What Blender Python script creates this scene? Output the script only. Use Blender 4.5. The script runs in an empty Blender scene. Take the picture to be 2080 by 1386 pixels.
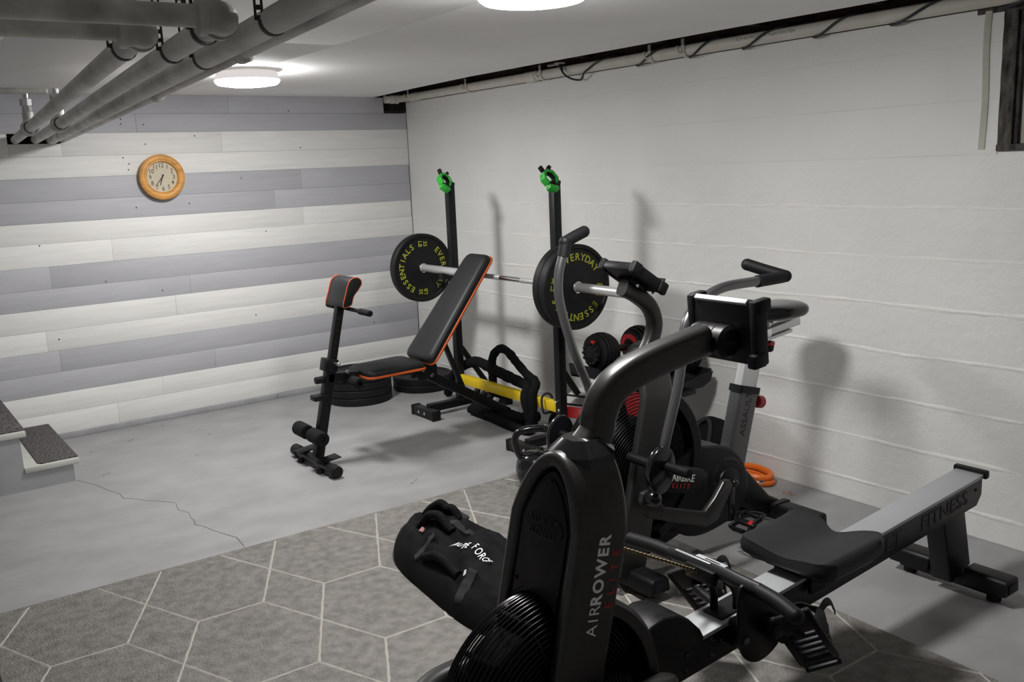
import bpy, bmesh, math, random
from mathutils import Vector, Matrix, Euler, noise

PI = math.pi
scn = bpy.context.scene
col = scn.collection

# ------------------------------------------------------------------ camera, world, exposure
cam = bpy.data.cameras.new('camera')
cam.lens = 31.857
cam.sensor_width = 36.0
cam.clip_start = 0.02
cam_ob = bpy.data.objects.new('camera', cam)
cam_ob.location = (-3.5207, -6.0949, 1.5623)
cam_ob.rotation_euler = (1.379646, 0.041297, -0.634304)
col.objects.link(cam_ob)
scn.camera = cam_ob

world = bpy.data.worlds.new('world')
scn.world = world
world.use_nodes = True
world.node_tree.nodes['Background'].inputs[0].default_value = (0.5, 0.55, 0.6, 1)
world.node_tree.nodes['Background'].inputs[1].default_value = 0.02

scn.view_settings.view_transform = 'Standard'
scn.view_settings.look = 'None'
scn.view_settings.gamma = 1.0
scn.view_settings.use_curve_mapping = False
scn.view_settings.exposure = 0.0
LIGHT_STRENGTH = 150.0          # emission of the round ceiling lights' diffusers

# ------------------------------------------------------------------ materials
MATS = {}

def mat(name, color, rough=0.5, metal=0.0, var=0.0, vscale=6.0, bump=0.0, bscale=60.0, stretch=(1, 1, 1),
        coat=0.0, spec=0.5, dist=0.01):
    m = bpy.data.materials.new(name)
    m.use_nodes = True
    nt = m.node_tree
    b = nt.nodes['Principled BSDF']
    b.inputs['Base Color'].default_value = (*color, 1)
    b.inputs['Roughness'].default_value = rough
    b.inputs['Metallic'].default_value = metal
    b.inputs['Specular IOR Level'].default_value = spec
    b.inputs['Coat Weight'].default_value = coat
    tc = nt.nodes.new('ShaderNodeTexCoord')
    geo = nt.nodes.new('ShaderNodeNewGeometry')
    mp = nt.nodes.new('ShaderNodeMapping')
    mp.inputs['Scale'].default_value = stretch
    nt.links.new(geo.outputs['Position'], mp.inputs['Vector'])
    if var > 0:
        n = nt.nodes.new('ShaderNodeTexNoise')
        n.inputs['Scale'].default_value = vscale
        n.inputs['Detail'].default_value = 5
        r = nt.nodes.new('ShaderNodeValToRGB')
        r.color_ramp.elements[0].position = 0.3
        r.color_ramp.elements[1].position = 0.7
        r.color_ramp.elements[0].color = (*[max(0, c * (1 - var)) for c in color], 1)
        r.color_ramp.elements[1].color = (*[min(1, c * (1 + var)) for c in color], 1)
        nt.links.new(mp.outputs[0], n.inputs['Vector'])
        nt.links.new(n.outputs['Fac'], r.inputs['Fac'])
        nt.links.new(r.outputs['Color'], b.inputs['Base Color'])
    if bump > 0:
        n2 = nt.nodes.new('ShaderNodeTexNoise')
        n2.inputs['Scale'].default_value = bscale
        n2.inputs['Detail'].default_value = 6
        bp = nt.nodes.new('ShaderNodeBump')
        bp.inputs['Strength'].default_value = bump
        bp.inputs['Distance'].default_value = dist
        nt.links.new(mp.outputs[0], n2.inputs['Vector'])
        nt.links.new(n2.outputs['Fac'], bp.inputs['Height'])
        nt.links.new(bp.outputs['Normal'], b.inputs['Normal'])
    MATS[name] = m
    return m

def emit(name, color, strength):
    m = bpy.data.materials.new(name)
    m.use_nodes = True
    nt = m.node_tree
    nt.nodes.remove(nt.nodes['Principled BSDF'])
    e = nt.nodes.new('ShaderNodeEmission')
    e.inputs[0].default_value = (*color, 1)
    e.inputs[1].default_value = strength
    nt.links.new(e.outputs[0], nt.nodes['Material Output'].inputs[0])
    MATS[name] = m
    return m

mat('board_white', (0.80, 0.795, 0.775), 0.55, var=0.05, vscale=3, bump=0.25, bscale=18, stretch=(1, 8, 14), dist=0.004)
mat('board_grey', (0.47, 0.47, 0.505), 0.55, var=0.05, vscale=3, bump=0.25, bscale=18, stretch=(1, 8, 14), dist=0.004)
mat('raw_wood', (0.10, 0.055, 0.03), 0.8, var=0.4, vscale=8, stretch=(1, 1, 6))
mat('dark_gap', (0.02, 0.014, 0.01), 0.9, var=0.3, vscale=10)
mat('block_paint', (0.755, 0.75, 0.73), 0.6, var=0.035, vscale=2.2, bump=0.5, bscale=17, dist=0.008)
mat('mortar_paint', (0.78, 0.77, 0.745), 0.65, bump=0.6, bscale=40, dist=0.006)
mat('ceiling_paint', (0.83, 0.825, 0.815), 0.8, var=0.05, vscale=1.6, stretch=(1, 1, 1), bump=0.08, bscale=30)
mat('plain_wall', (0.72, 0.715, 0.70), 0.8, var=0.05)
mat('floor_paint', (0.302, 0.300, 0.302), 0.45, var=0.13, vscale=3.6, bump=0.10, bscale=22, stretch=(1, 1.5, 1))
mat('crack_dark', (0.13, 0.125, 0.12), 0.9)
mat('rust_chip', (0.40, 0.26, 0.20), 0.9, var=0.45, vscale=50)
mat('trim_grey', (0.36, 0.36, 0.38), 0.6, var=0.1, vscale=9)
mat('galvanised', (0.52, 0.51, 0.485), 0.55, 0.25, var=0.30, vscale=14, bump=0.15, bscale=120, stretch=(1, 0.35, 1))
mat('strap_rust', (0.06, 0.045, 0.04), 0.6, 0.6, var=0.3, vscale=40)
mat('chrome', (0.75, 0.75, 0.76), 0.18, 1.0)
mat('sleeve_steel', (0.66, 0.66, 0.67), 0.34, 0.55)
mat('brass_valve', (0.45, 0.43, 0.40), 0.35, 0.9)
mat('pvc', (0.62, 0.59, 0.53), 0.45, var=0.06, vscale=12)
mat('black_cable', (0.012, 0.015, 0.02), 0.5)
mat('black_steel', (0.007, 0.007, 0.008), 0.40, 0.0, bump=0.05, bscale=300, dist=0.001, spec=0.28)
mat('black_plastic', (0.0065, 0.0065, 0.007), 0.42, bump=0.08, bscale=240, dist=0.001, spec=0.24)
mat('gloss_black', (0.006, 0.006, 0.007), 0.16, coat=0.3)
mat('rubber', (0.007, 0.007, 0.0075), 0.55, bump=0.1, bscale=200, dist=0.001, spec=0.28)
mat('foam_black', (0.007, 0.007, 0.008), 0.8, spec=0.2)
mat('vinyl', (0.014, 0.014, 0.0155), 0.48, bump=0.25, bscale=160, dist=0.002, spec=0.3)
mat('gunmetal', (0.060, 0.060, 0.059), 0.34, 0.7, var=0.05, vscale=90, spec=0.4)
mat('post_grey', (0.115, 0.115, 0.118), 0.36, 0.6)
mat('lever_grey', (0.20, 0.20, 0.205), 0.32, 0.85)
mat('aluminium', (0.66, 0.67, 0.68), 0.36, 0.6, var=0.03, vscale=40, stretch=(1, 30, 30))
mat('alu_rail', (0.42, 0.44, 0.45), 0.48, 0.35, var=0.03, vscale=30, stretch=(1, 30, 1))
mat('wire_black', (0.006, 0.006, 0.007), 0.22, 0.0, spec=0.4)
mat('dark_wheel', (0.004, 0.004, 0.0045), 0.7, spec=0.1)
mat('fan_red', (0.20, 0.008, 0.010), 0.5)
mat('red', (0.42, 0.018, 0.02), 0.42)
mat('bright_red', (0.55, 0.02, 0.02), 0.4)
mat('orange_trim', (0.62, 0.10, 0.012), 0.45)
mat('orange', (0.80, 0.16, 0.012), 0.4)
mat('yellow', (0.74, 0.52, 0.01), 0.42, var=0.05, vscale=30)
mat('green', (0.03, 0.42, 0.04), 0.4)
mat('plate_text', (0.40, 0.42, 0.04), 0.6)
mat('white_print', (0.90, 0.91, 0.90), 0.5)
mat('grey_print', (0.28, 0.28, 0.28), 0.5)
mat('red_print', (0.50, 0.025, 0.028), 0.5)
mat('gloss_text', (0.018, 0.018, 0.018), 0.6)
mat('clock_wood', (0.62, 0.30, 0.07), 0.45, var=0.22, vscale=9, stretch=(1, 1, 5), bump=0.05, bscale=40)
mat('clock_face', (0.56, 0.50, 0.37), 0.6, var=0.04, vscale=40)
mat('clock_ink', (0.06, 0.035, 0.03), 0.6)
mat('carpet_pad', (0.085, 0.078, 0.078), 0.95, var=0.85, vscale=75, bump=0.6, bscale=260, dist=0.004)
mat('tread_paint', (0.52, 0.52, 0.48), 0.6, var=0.06, vscale=12)
mat('stair_grey', (0.34, 0.345, 0.36), 0.6, var=0.10, vscale=7)
mat('rug_pile', (0.245, 0.234, 0.218), 0.97, var=0.22, vscale=26, bump=0.9, bscale=130, dist=0.009, spec=0.1)
mat('rug_line', (0.47, 0.44, 0.41), 0.97, spec=0.1, bump=0.6, bscale=220, dist=0.005)
mat('canvas_black', (0.0065, 0.0065, 0.007), 0.8, spec=0.12, bump=0.35, bscale=420, dist=0.001)
mat('webbing', (0.028, 0.028, 0.031), 0.75, spec=0.2, bump=0.4, bscale=500, dist=0.001)
mat('label_pink', (0.35, 0.17, 0.16), 0.7)
mat('rope_black', (0.007, 0.007, 0.008), 0.9, spec=0.1, bump=0.9, bscale=130, dist=0.006)
mat('ball_white', (0.42, 0.41, 0.40), 0.5)
mat('old_frame', (0.060, 0.054, 0.048), 0.85, var=0.95, vscale=38, stretch=(1, 1, 0.35), bump=0.9, bscale=40, dist=0.01)
mat('sash_cream', (0.46, 0.45, 0.385), 0.6, var=0.12, vscale=10)
mat('night_glass', (0.012, 0.014, 0.016), 0.08)
mat('brown_wood', (0.055, 0.032, 0.022), 0.8, var=0.4, vscale=6, stretch=(1, 0.4, 6))
mat('lamp_white', (0.80, 0.79, 0.78), 0.5)
mat('chain_brass', (0.26, 0.20, 0.12), 0.34, 0.85)
mat('strip_and_glint', (0.50, 0.51, 0.54), 0.25)  # pale strip on the rower handle, and the monitor edge's painted reflection
emit('diffuser', (1.0, 0.985, 0.965), LIGHT_STRENGTH)
emit('diffuser_side', (1.0, 0.93, 0.91), 0.72)

# ------------------------------------------------------------------ mesh helpers (each returns a bmesh in world metres)
def V(*a):
    return Vector(a[0]) if len(a) == 1 else Vector(a)

def join(*bs):
    out = bs[0]
    for b in bs[1:]:
        me = bpy.data.meshes.new('tmp')
        b.to_mesh(me)
        out.from_mesh(me)
        bpy.data.meshes.remove(me)
        b.free()
    return out

def xf(b, M):
    bmesh.ops.transform(b, matrix=M, verts=b.verts)
    return b

def bevel(b, w, seg=2):
    if w > 0:
        bmesh.ops.bevel(b, geom=list(b.edges), offset=w, segments=seg, profile=0.5, affect='EDGES', clamp_overlap=True)
    return b

def box(c, s, bev=0.0, rot=None, seg=2):
    b = bmesh.new()
    bmesh.ops.create_cube(b, size=1.0)
    bmesh.ops.scale(b, vec=s, verts=b.verts)
    bevel(b, bev, seg)
    M = Matrix.Translation(c)
    if rot is not None:
        M = M @ Euler(rot).to_matrix().to_4x4()
    return xf(b, M)

def bx(x0, x1, y0, y1, z0, z1, bev=0.0):
    return box(((x0 + x1) / 2, (y0 + y1) / 2, (z0 + z1) / 2), (abs(x1 - x0), abs(y1 - y0), abs(z1 - z0)), bev)

def prism(pts, axis, a, c, bev=0.0, seg=2):
    """outline pts extruded along axis from a to c: axis 'y' takes (x,z), 'x' takes (y,z), 'z' takes (x,y)"""
    b = bmesh.new()
    def mk(p, h):
        return (p[0], h, p[1]) if axis == 'y' else ((h, p[0], p[1]) if axis == 'x' else (p[0], p[1], h))
    lo = [b.verts.new(mk(p, a)) for p in pts]
    hi = [b.verts.new(mk(p, c)) for p in pts]
    n = len(pts)
    b.faces.new(lo)
    b.faces.new(hi[::-1])
    for i in range(n):
        b.faces.new((lo[i], hi[i], hi[(i + 1) % n], lo[(i + 1) % n]))
    bmesh.ops.recalc_face_normals(b, faces=b.faces)
    if bev > 0:
        eds = [e for e in b.edges if len(e.link_faces) == 2 and e.calc_face_angle(0) > 0.5]
        bmesh.ops.bevel(b, geom=eds, offset=bev, segments=seg, profile=0.5, affect='EDGES', clamp_overlap=True)
    return b

def curve(pts, k=6, closed=False):
    """Catmull-Rom through pts"""
    P = [Vector(p) for p in pts]
    n = len(P)
    out = []
    rng = n if closed else n - 1
    for i in range(rng):
        p0 = P[(i - 1) % n] if (closed or i > 0) else P[0] * 2 - P[1]
        p1, p2 = P[i], P[(i + 1) % n]
        p3 = P[(i + 2) % n] if (closed or i + 2 < n) else P[-1] * 2 - P[-2]
        for j in range(k):
            t = j / k
            out.append(0.5 * ((2 * p1) + (p2 - p0) * t + (2 * p0 - 5 * p1 + 4 * p2 - p3) * t * t + (3 * p1 - p0 - 3 * p2 + p3) * t ** 3))
    if not closed:
        out.append(P[-1])
    return out

def rrect(w, h, r, n=3):
    out = []
    for cx, cy, a0 in ((w / 2 - r, h / 2 - r, 0), (-w / 2 + r, h / 2 - r, PI / 2), (-w / 2 + r, -h / 2 + r, PI), (w / 2 - r, -h / 2 + r, 1.5 * PI)):
        for i in range(n + 1):
            a = a0 + i * PI / 2 / n
            out.append((cx + r * math.cos(a), cy + r * math.sin(a)))
    return out

def circ(r, n=10):
    return [(r * math.cos(2 * PI * i / n), r * math.sin(2 * PI * i / n)) for i in range(n)]

def sweep(path, sec, side=None, closed=False, caps=True, scale=None):
    """section swept along a path; section x runs along 'side' (kept), y along tangent x side"""
    P = [Vector(p) for p in path]
    n = len(P)
    b = bmesh.new()
    rings = []
    prev = None
    for i, p in enumerate(P):
        if closed:
            t = P[(i + 1) % n] - P[i - 1]
        else:
            t = P[min(i + 1, n - 1)] - P[max(i - 1, 0)]
        t.normalize()
        if side is not None:
            s = Vector(side)
            s = s - t * s.dot(t)
        elif prev is None:
            s = t.orthogonal()
        else:
            s = prev - t * prev.dot(t)
        s.normalize()
        prev = s
        u = t.cross(s)
        f = scale[i] if scale else 1.0
        rings.append([b.verts.new(p + s * (q[0] * f) + u * (q[1] * f)) for q in sec])
    m = len(sec)
    for i in range(n if closed else n - 1):
        a, c = rings[i], rings[(i + 1) % n]
        for j in range(m):
            b.faces.new((a[j], a[(j + 1) % m], c[(j + 1) % m], c[j]))
    if caps and not closed:
        b.faces.new(rings[0][::-1])
        b.faces.new(rings[-1])
    bmesh.ops.recalc_face_normals(b, faces=b.faces)
    return b

def tube(path, r, n=10, closed=False, scale=None):
    return sweep(path, circ(r, n), closed=closed, scale=scale)

def lathe(prof, origin, axis, n=32):
    """(r, h) profile turned about an axis"""
    ax = Vector(axis).normalized()
    s = ax.orthogonal().normalized()
    u = ax.cross(s)
    o = Vector(origin)
    b = bmesh.new()
    rings = []
    for r, h in prof:
        if r < 1e-6:
            rings.append([b.verts.new(o + ax * h)])
        else:
            rings.append([b.verts.new(o + ax * h + (s * math.cos(2 * PI * i / n) + u * math.sin(2 * PI * i / n)) * r) for i in range(n)])
    for a, c in zip(rings, rings[1:]):
        for i in range(n):
            j = (i + 1) % n
            if len(a) == 1 and len(c) == 1:
                continue
            if len(a) == 1:
                b.faces.new((a[0], c[i], c[j]))
            elif len(c) == 1:
                b.faces.new((a[i], a[j], c[0]))
            else:
                b.faces.new((a[i], a[j], c[j], c[i]))
    bmesh.ops.recalc_face_normals(b, faces=b.faces)
    return b

def cyl(p0, p1, r, n=20, bev=0.003, r1=None):
    p0, p1 = Vector(p0), Vector(p1)
    L = (p1 - p0).length
    r1 = r if r1 is None else r1
    e = min(bev, L / 3, r / 2)
    return lathe([(0, 0), (r - e, 0), (r, e), (r1, L - e), (r1 - e, L), (0, L)], p0, p1 - p0, n)

def ball(c, r, n=20, sc=(1, 1, 1)):
    b = bmesh.new()
    bmesh.ops.create_uvsphere(b, u_segments=n, v_segments=n // 2 + 2, radius=r)
    bmesh.ops.scale(b, vec=sc, verts=b.verts)
    return xf(b, Matrix.Translation(c))

def ring(c, R, r, axis, n=56, m=6):
    ax = Vector(axis).normalized()
    s = ax.orthogonal().normalized()
    u = ax.cross(s)
    pts = [Vector(c) + (s * math.cos(2 * PI * i / n) + u * math.sin(2 * PI * i / n)) * R for i in range(n)]
    return sweep(pts, circ(r, m), side=ax, closed=True)

def text_bm(s, size, depth=0.001, bold=0.0, right=(1, 0, 0), up=(0, 0, 1), at=(0, 0, 0), spacing=1.0, squash=1.0):
    """flat lettering: centred at 'at', reading along 'right' with letter tops along 'up'"""
    cu = bpy.data.curves.new('lettering', 'FONT')
    cu.body = s
    cu.size = size
    cu.extrude = depth
    cu.offset = bold * size
    cu.align_x = 'CENTER'
    cu.align_y = 'CENTER'
    cu.space_character = spacing
    cu.resolution_u = 3
    ob = bpy.data.objects.new('lettering', cu)
    col.objects.link(ob)
    dg = bpy.context.evaluated_depsgraph_get()
    me = bpy.data.meshes.new_from_object(ob.evaluated_get(dg))
    b = bmesh.new()
    b.from_mesh(me)
    bpy.data.objects.remove(ob)
    bpy.data.curves.remove(cu)
    bpy.data.meshes.remove(me)
    bmesh.ops.scale(b, vec=(squash, 1, 1), verts=b.verts)
    r = Vector(right).normalized()
    u = Vector(up)
    u = (u - r * u.dot(r)).normalized()
    w = r.cross(u)
    M = Matrix((r, u, w)).transposed().to_4x4()
    return xf(b, Matrix.Translation(at) @ M)

# ------------------------------------------------------------------ object helpers
SIZE = None
def mesh_of(b, name, m, angle=0.6):
    me = bpy.data.meshes.new(name)
    b.to_mesh(me)
    b.free()
    me.materials.append(MATS[m])
    me.polygons.foreach_set('use_smooth', [True] * len(me.polygons))
    me.set_sharp_from_angle(angle=angle)
    return me

def tag(o, label=None, cat=None, group=None, kind=None):
    if label: o['label'] = label
    if cat: o['category'] = cat
    if group: o['group'] = group
    if kind: o['kind'] = kind
    return o

def root(name, label, cat, loc, group=None):
    o = bpy.data.objects.new(name, None)
    o.empty_display_size = 0.1
    o.location = loc
    col.objects.link(o)
    return tag(o, label, cat, group)

def wloc(o):
    v = Vector(o.location)
    while o.parent:
        o = o.parent
        v = v + Vector(o.location)
    return v

def part(name, b, m, parent=None, label=None, angle=0.6, kind=None, loc=None):
    """a mesh object from world-space geometry; origin at parent's base or at loc"""
    o = bpy.data.objects.new(name, None) if b is None else None
    base = Vector((0, 0, 0))
    if parent is not None:
        base = wloc(parent)
    org = Vector(loc) if loc is not None else base
    if SIZE is not None:
        xf(b, Matrix.Translation(SIZE[1]) @ Matrix.Scale(SIZE[0], 4))
    xf(b, Matrix.Translation(-org))
    me = mesh_of(b, name, m, angle)
    o = bpy.data.objects.new(name, me)
    col.objects.link(o)
    if parent is not None:
        o.parent = parent
    o.location = org - base
    return tag(o, label, kind=kind)

def dup(src, delta, label=None, group=None, parent=None):
    """copy of a thing and, two levels deep, of its parts"""
    c = src.copy()
    col.objects.link(c)
    c.location = Vector(src.location) + Vector(delta)
    if label: c['label'] = label
    if group: c['group'] = group
    for ch in src.children:
        k = ch.copy(); col.objects.link(k); k.parent = c
        for g in ch.children:
            q = g.copy(); col.objects.link(q); q.parent = k
    return c

def struct(name, b, m, label=None, cat=None, angle=0.6):
    o = part(name, b, m, None, None, angle)
    return tag(o, label, cat, kind='structure')

# ------------------------------------------------------------------ the room
H = 2.093
rnd = random.Random(7)

floor = struct('floor', bx(-5.4, 0.14, -8.1, 0.16, -0.12, 0.0), 'floor_paint', 'light grey painted concrete floor of the basement', 'floor')

def strip(pts, w, z):
    b = bmesh.new()
    L = []
    for i, p in enumerate(pts):
        p = Vector((p[0], p[1], 0))
        a = Vector((*pts[max(i - 1, 0)], 0)); c = Vector((*pts[min(i + 1, len(pts) - 1)], 0))
        t = (c - a).normalized()
        nrm = Vector((-t.y, t.x, 0)) * w * (0.6 + 0.8 * rnd.random()) / 2
        L.append((b.verts.new((p.x - nrm.x, p.y - nrm.y, z)), b.verts.new((p.x + nrm.x, p.y + nrm.y, z))))
    for (a, c), (d, e) in zip(L, L[1:]):
        b.faces.new((a, c, e, d))
    ret = bmesh.ops.extrude_face_region(b, geom=list(b.faces))
    bmesh.ops.translate(b, vec=(0, 0, 0.0006), verts=[v for v in ret['geom'] if isinstance(v, bmesh.types.BMVert)])
    bmesh.ops.recalc_face_normals(b, faces=b.faces)
    return b

part('floor_crack', strip([(-2.709, -0.933), (-2.645, -1.096), (-2.617, -1.222), (-2.584, -1.320), (-2.585, -1.413), (-2.556, -1.440), (-2.494, -1.539), (-2.431, -1.615), (-2.401, -1.664), (-2.419, -1.770), (-2.391, -1.846), (-2.405, -1.916), (-2.403, -1.959), (-2.416, -2.023), (-2.393, -2.066), (-2.375, -2.147), (-2.343, -2.243), (-2.322, -2.298), (-2.327, -2.372), (-2.332, -2.429)], 0.004, 0.0), 'crack_dark', floor)
part('floor_crack', strip([(-2.584, -0.953), (-2.564, -0.940), (-2.538, -0.926)], 0.005, 0.0), 'crack_dark', floor)
for q in ((-2.537, -0.440), (-1.877, -0.568), (-2.299, -0.351), (-2.045, -0.155), (-2.280, -0.342), (-2.075, -0.959), (-1.383, -2.226), (-1.347, -2.200)):
    part('floor_speck', strip([(q[0] - 0.008, q[1]), (q[0] + 0.009, q[1] + 0.004)], 0.007, 0.0), 'crack_dark', floor)
chip = (-0.133, -3.577)
part('paint_chip', prism([(chip[0] + 0.022 * math.cos(a) * (0.8 + 0.4 * math.sin(3 * a)), chip[1] + 0.034 * math.sin(a)) for a in [i * PI / 7 for i in range(14)]], 'z', 0.0, 0.0008), 'rust_chip', floor)

# back wall: painted planks nailed on a dark backing
wall_back = struct('wall_back', join(bx(-5.4, 0.14, 0.10, 0.18, 0, 2.42), bx(-5.4, -3.2, 0.021, 0.10, 0, 1.8), bx(-2.2, -0.3, 0.021, 0.10, 0, 1.9)), 'dark_gap', 'wall of horizontal planks painted in wide white and grey stripes', 'wall')
bands = [2.093, 1.865, 1.602, 1.338, 1.0765, 0.818, 0.558, 0.293, 0.036]
def plank(x0, x1, z0, z1, m):
    g = 0.0004
    dy = rnd.uniform(-0.0008, 0.0008)
    part('plank', bx(x0 + g, x1 - g, dy, 0.021, z0 + 0.0004, z1 - 0.0004, 0.0009), m, wall_back)
for i in range(8):
    m = 'board_grey' if i % 2 == 0 else 'board_white'
    zt, zb = bands[i], bands[i + 1]
    zm = (zt + zb) / 2 + rnd.uniform(-0.008, 0.008)
    for j, (a, c) in enumerate(((zm, zt), (zb, zm))):
        cuts = {0: [-0.187], 2: [-0.88], 3: [-0.885, -2.18], 4: [-2.55], 5: [-1.83, -2.62], 6: [-2.56]}.get(i, [])
        cuts = [x for q, x in enumerate(cuts) if (q % 2 == j or i == 0)]
        if not cuts:
            cuts = [rnd.uniform(-2.6, -1.0)]
        if i == 0:
            cuts = [-1.95 if j else -1.35]
        if i == 1 and j == 0:                         # plank with the pipe cut-out
            plank(-5.35, -2.68, a, c, m)
            plank(-2.68, -2.395, a, 1.806, m)
            plank(-2.395, -1.42, a, c, m)
            plank(-1.42, -0.004, a, c, m)
            continue
        xs = [-0.190 if (i == 0 and j == 0) else -0.004 - rnd.uniform(0, 0.006)] + sorted(cuts, reverse=True) + [-3.9 + rnd.uniform(-0.5, 0.5), -5.35]
        for x1, x0 in zip(xs, xs[1:]):
            plank(x0, x1, a, c, m)
for q in ((-0.932, 0.000, 1.996), (-1.906, 0.000, 1.913), (-2.038, 0.000, 1.947), (-2.041, 0.000, 1.917), (-1.593, 0.000, 1.839), (-1.908, 0.000, 1.792), (-2.051, 0.000, 1.711), (-2.020, 0.000, 1.673), (-2.027, 0.000, 1.637), (-1.310, 0.000, 1.556), (-2.007, 0.000, 1.400), (-1.672, 0.000, 1.408), (-2.588, 0.000, 1.206), (-1.906, 0.000, 0.859), (-1.172, 0.000, 1.188), (-2.242, 0.000, 0.953), (-0.867, 0.000, 1.748), (-1.299, 0.000, 0.617), (-2.552, 0.000, 0.627), (-0.391, 0.000, 0.442)):
    part('nail_head', lathe([(0, 0.0016), (0.0035, 0.0013), (0.0045, 0.0)], (q[0], -0.0006, q[2]), (0, -1, 0), 8), 'strap_rust', wall_back)
struct('baseboard_back', join(bx(-5.38, -2.722, -0.012, 0.02, 0.0, 0.036, 0.003), bx(-2.72, -1.2, -0.012, 0.02, 0.0, 0.036, 0.003), bx(-1.198, -0.01, -0.012, 0.02, 0.0, 0.034, 0.003)), 'trim_grey', 'thin grey baseboard under the striped plank wall', 'baseboard')

# right wall: painted concrete blocks with the window opening
WY0, WY1, WZ = -4.377, -5.20, 1.553
wall_right = struct('wall_right', join(bx(0.0035, 0.14, -8.1, 0.10, 0, WZ), bx(0.0035, 0.14, WY0, 0.10, WZ, 2.06), bx(0.0035, 0.14, -8.1, WY1, WZ, 2.06)), 'mortar_paint', 'wall of white painted concrete blocks', 'wall')
zs = [0.0] + [0.103 + 0.2039 * k for k in range(10)] + [2.058]
BL = 0.4075
block_cache = {}
def block_mesh(w, h, d):
    key = (round(w, 3), round(h, 3), d, rnd.randrange(3))
    if key not in block_cache:
        b = bmesh.new()
        ny, nz = 7, 4
        e = 0.006
        ys = [0, e, w * 0.25, w * 0.5, w * 0.75, w - e, w]
        zz = [0, e, h - e, h] if h > 0.08 else [0, e * 0.7, h - e * 0.7, h]
        g = [[None] * len(zz) for _ in ys]
        for a, y in enumerate(ys):
            for c, z in enumerate(zz):
                edge = c in (0, len(zz) - 1)
                x = d if edge else (0.0 if a in (0, len(ys) - 1) else rnd.uniform(-0.0006, 0.0006))
                g[a][c] = b.verts.new((x, -y, z + (rnd.uniform(-0.002, 0.002) if c in (1, len(zz) - 2) else 0)))
        for a in range(len(ys) - 1):
            for c in range(len(zz) - 1):
                b.faces.new((g[a][c], g[a + 1][c], g[a + 1][c + 1], g[a][c + 1]))
        bmesh.ops.recalc_face_normals(b, faces=b.faces)
        if sum(f.normal.x for f in b.faces) > 0:
            bmesh.ops.reverse_faces(b, faces=b.faces)
        ret = bmesh.ops.extrude_edge_only(b, edges=[e2 for e2 in b.edges if e2.is_boundary])
        for v in ret['geom']:
            if isinstance(v, bmesh.types.BMVert):
                v.co.x = 0.03
        block_cache[key] = mesh_of(b, 'block', 'block_paint', 0.12)
    return block_cache[key]
def block(y1, y0, z0, z1, top):
    """block from y0 (near) to y1 (far)"""
    gy, gz = 0.0001, (0.0002 if top else 0.0010)
    w, h = (y1 - y0) - 2 * gy, (z1 - z0) - 2 * gz
    if w < 0.03 or h < 0.03:
        return
    o = bpy.data.objects.new('block', block_mesh(w, h, 0.0003 if top else 0.0012))
    col.objects.link(o)
    o.parent = wall_right
    o.location = (0, y1 - gy, z0 + gz)
for k, (z0, z1) in enumerate(zip(zs, zs[1:])):
    ys = [0.0]
    y = -BL * (0.5 if k % 2 else 1.0) + 0.1
    while y > -6.6:
        ys.append(y)
        y -= BL
    for a, c in zip(ys, ys[1:]):
        if z1 > WZ + 0.03:                            # beside the window
            if a > WY0 and c < WY0:
                block(a, WY0, max(z0, 0), z1, k > 5)
                continue
            if a <= WY0 and c >= WY1:
                continue
            if a > WY1 and c < WY1:
                block(WY1, c, z0, z1, k > 5)
                continue
        block(a, c, z0, z1, k > 5)

jr = random.Random(3)
for k in range(1, 8):
    b = bmesh.new()
    rows = []
    for i in range(221):
        y = -0.002 - 0.03 * i
        p = V(y * 6, k * 3.7, 0)
        h = 0.011 + 0.005 * noise.noise(p)
        am = max(0.0001, (0.0030 if k < 6 else 0.0013) + 0.0034 * noise.noise(p * 1.7))
        zc = zs[k] + 0.008 * noise.noise(p * 0.35) + 0.003 * noise.noise(p * 2.2)
        rows.append([b.verts.new((0.0008, y, zc - h)), b.verts.new((-am, y, zc - 0.001)), b.verts.new((-am * 0.8, y, zc + 0.003)), b.verts.new((0.0008, y, zc + h))])
    for a, c in zip(rows, rows[1:]):
        for q in range(3):
            b.faces.new((a[q], c[q], c[q + 1], a[q + 1]))
    bmesh.ops.recalc_face_normals(b, faces=b.faces)
    if sum(f.normal.x for f in b.faces) > 0:
        bmesh.ops.reverse_faces(b, faces=b.faces)
    if zs[k] < WZ:
        part('mortar_joint', b, 'mortar_paint', wall_right, angle=1.5)

struct('wall_left', bx(-5.6, -5.4, -8.1, 0.18, 0, 2.42), 'plain_wall', 'plain wall on the left side of the basement', 'wall')
struct('wall_front', bx(-5.6, 0.14, -8.3, -8.1, 0, 2.42), 'plain_wall', 'plain wall behind the camera', 'wall')

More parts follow.
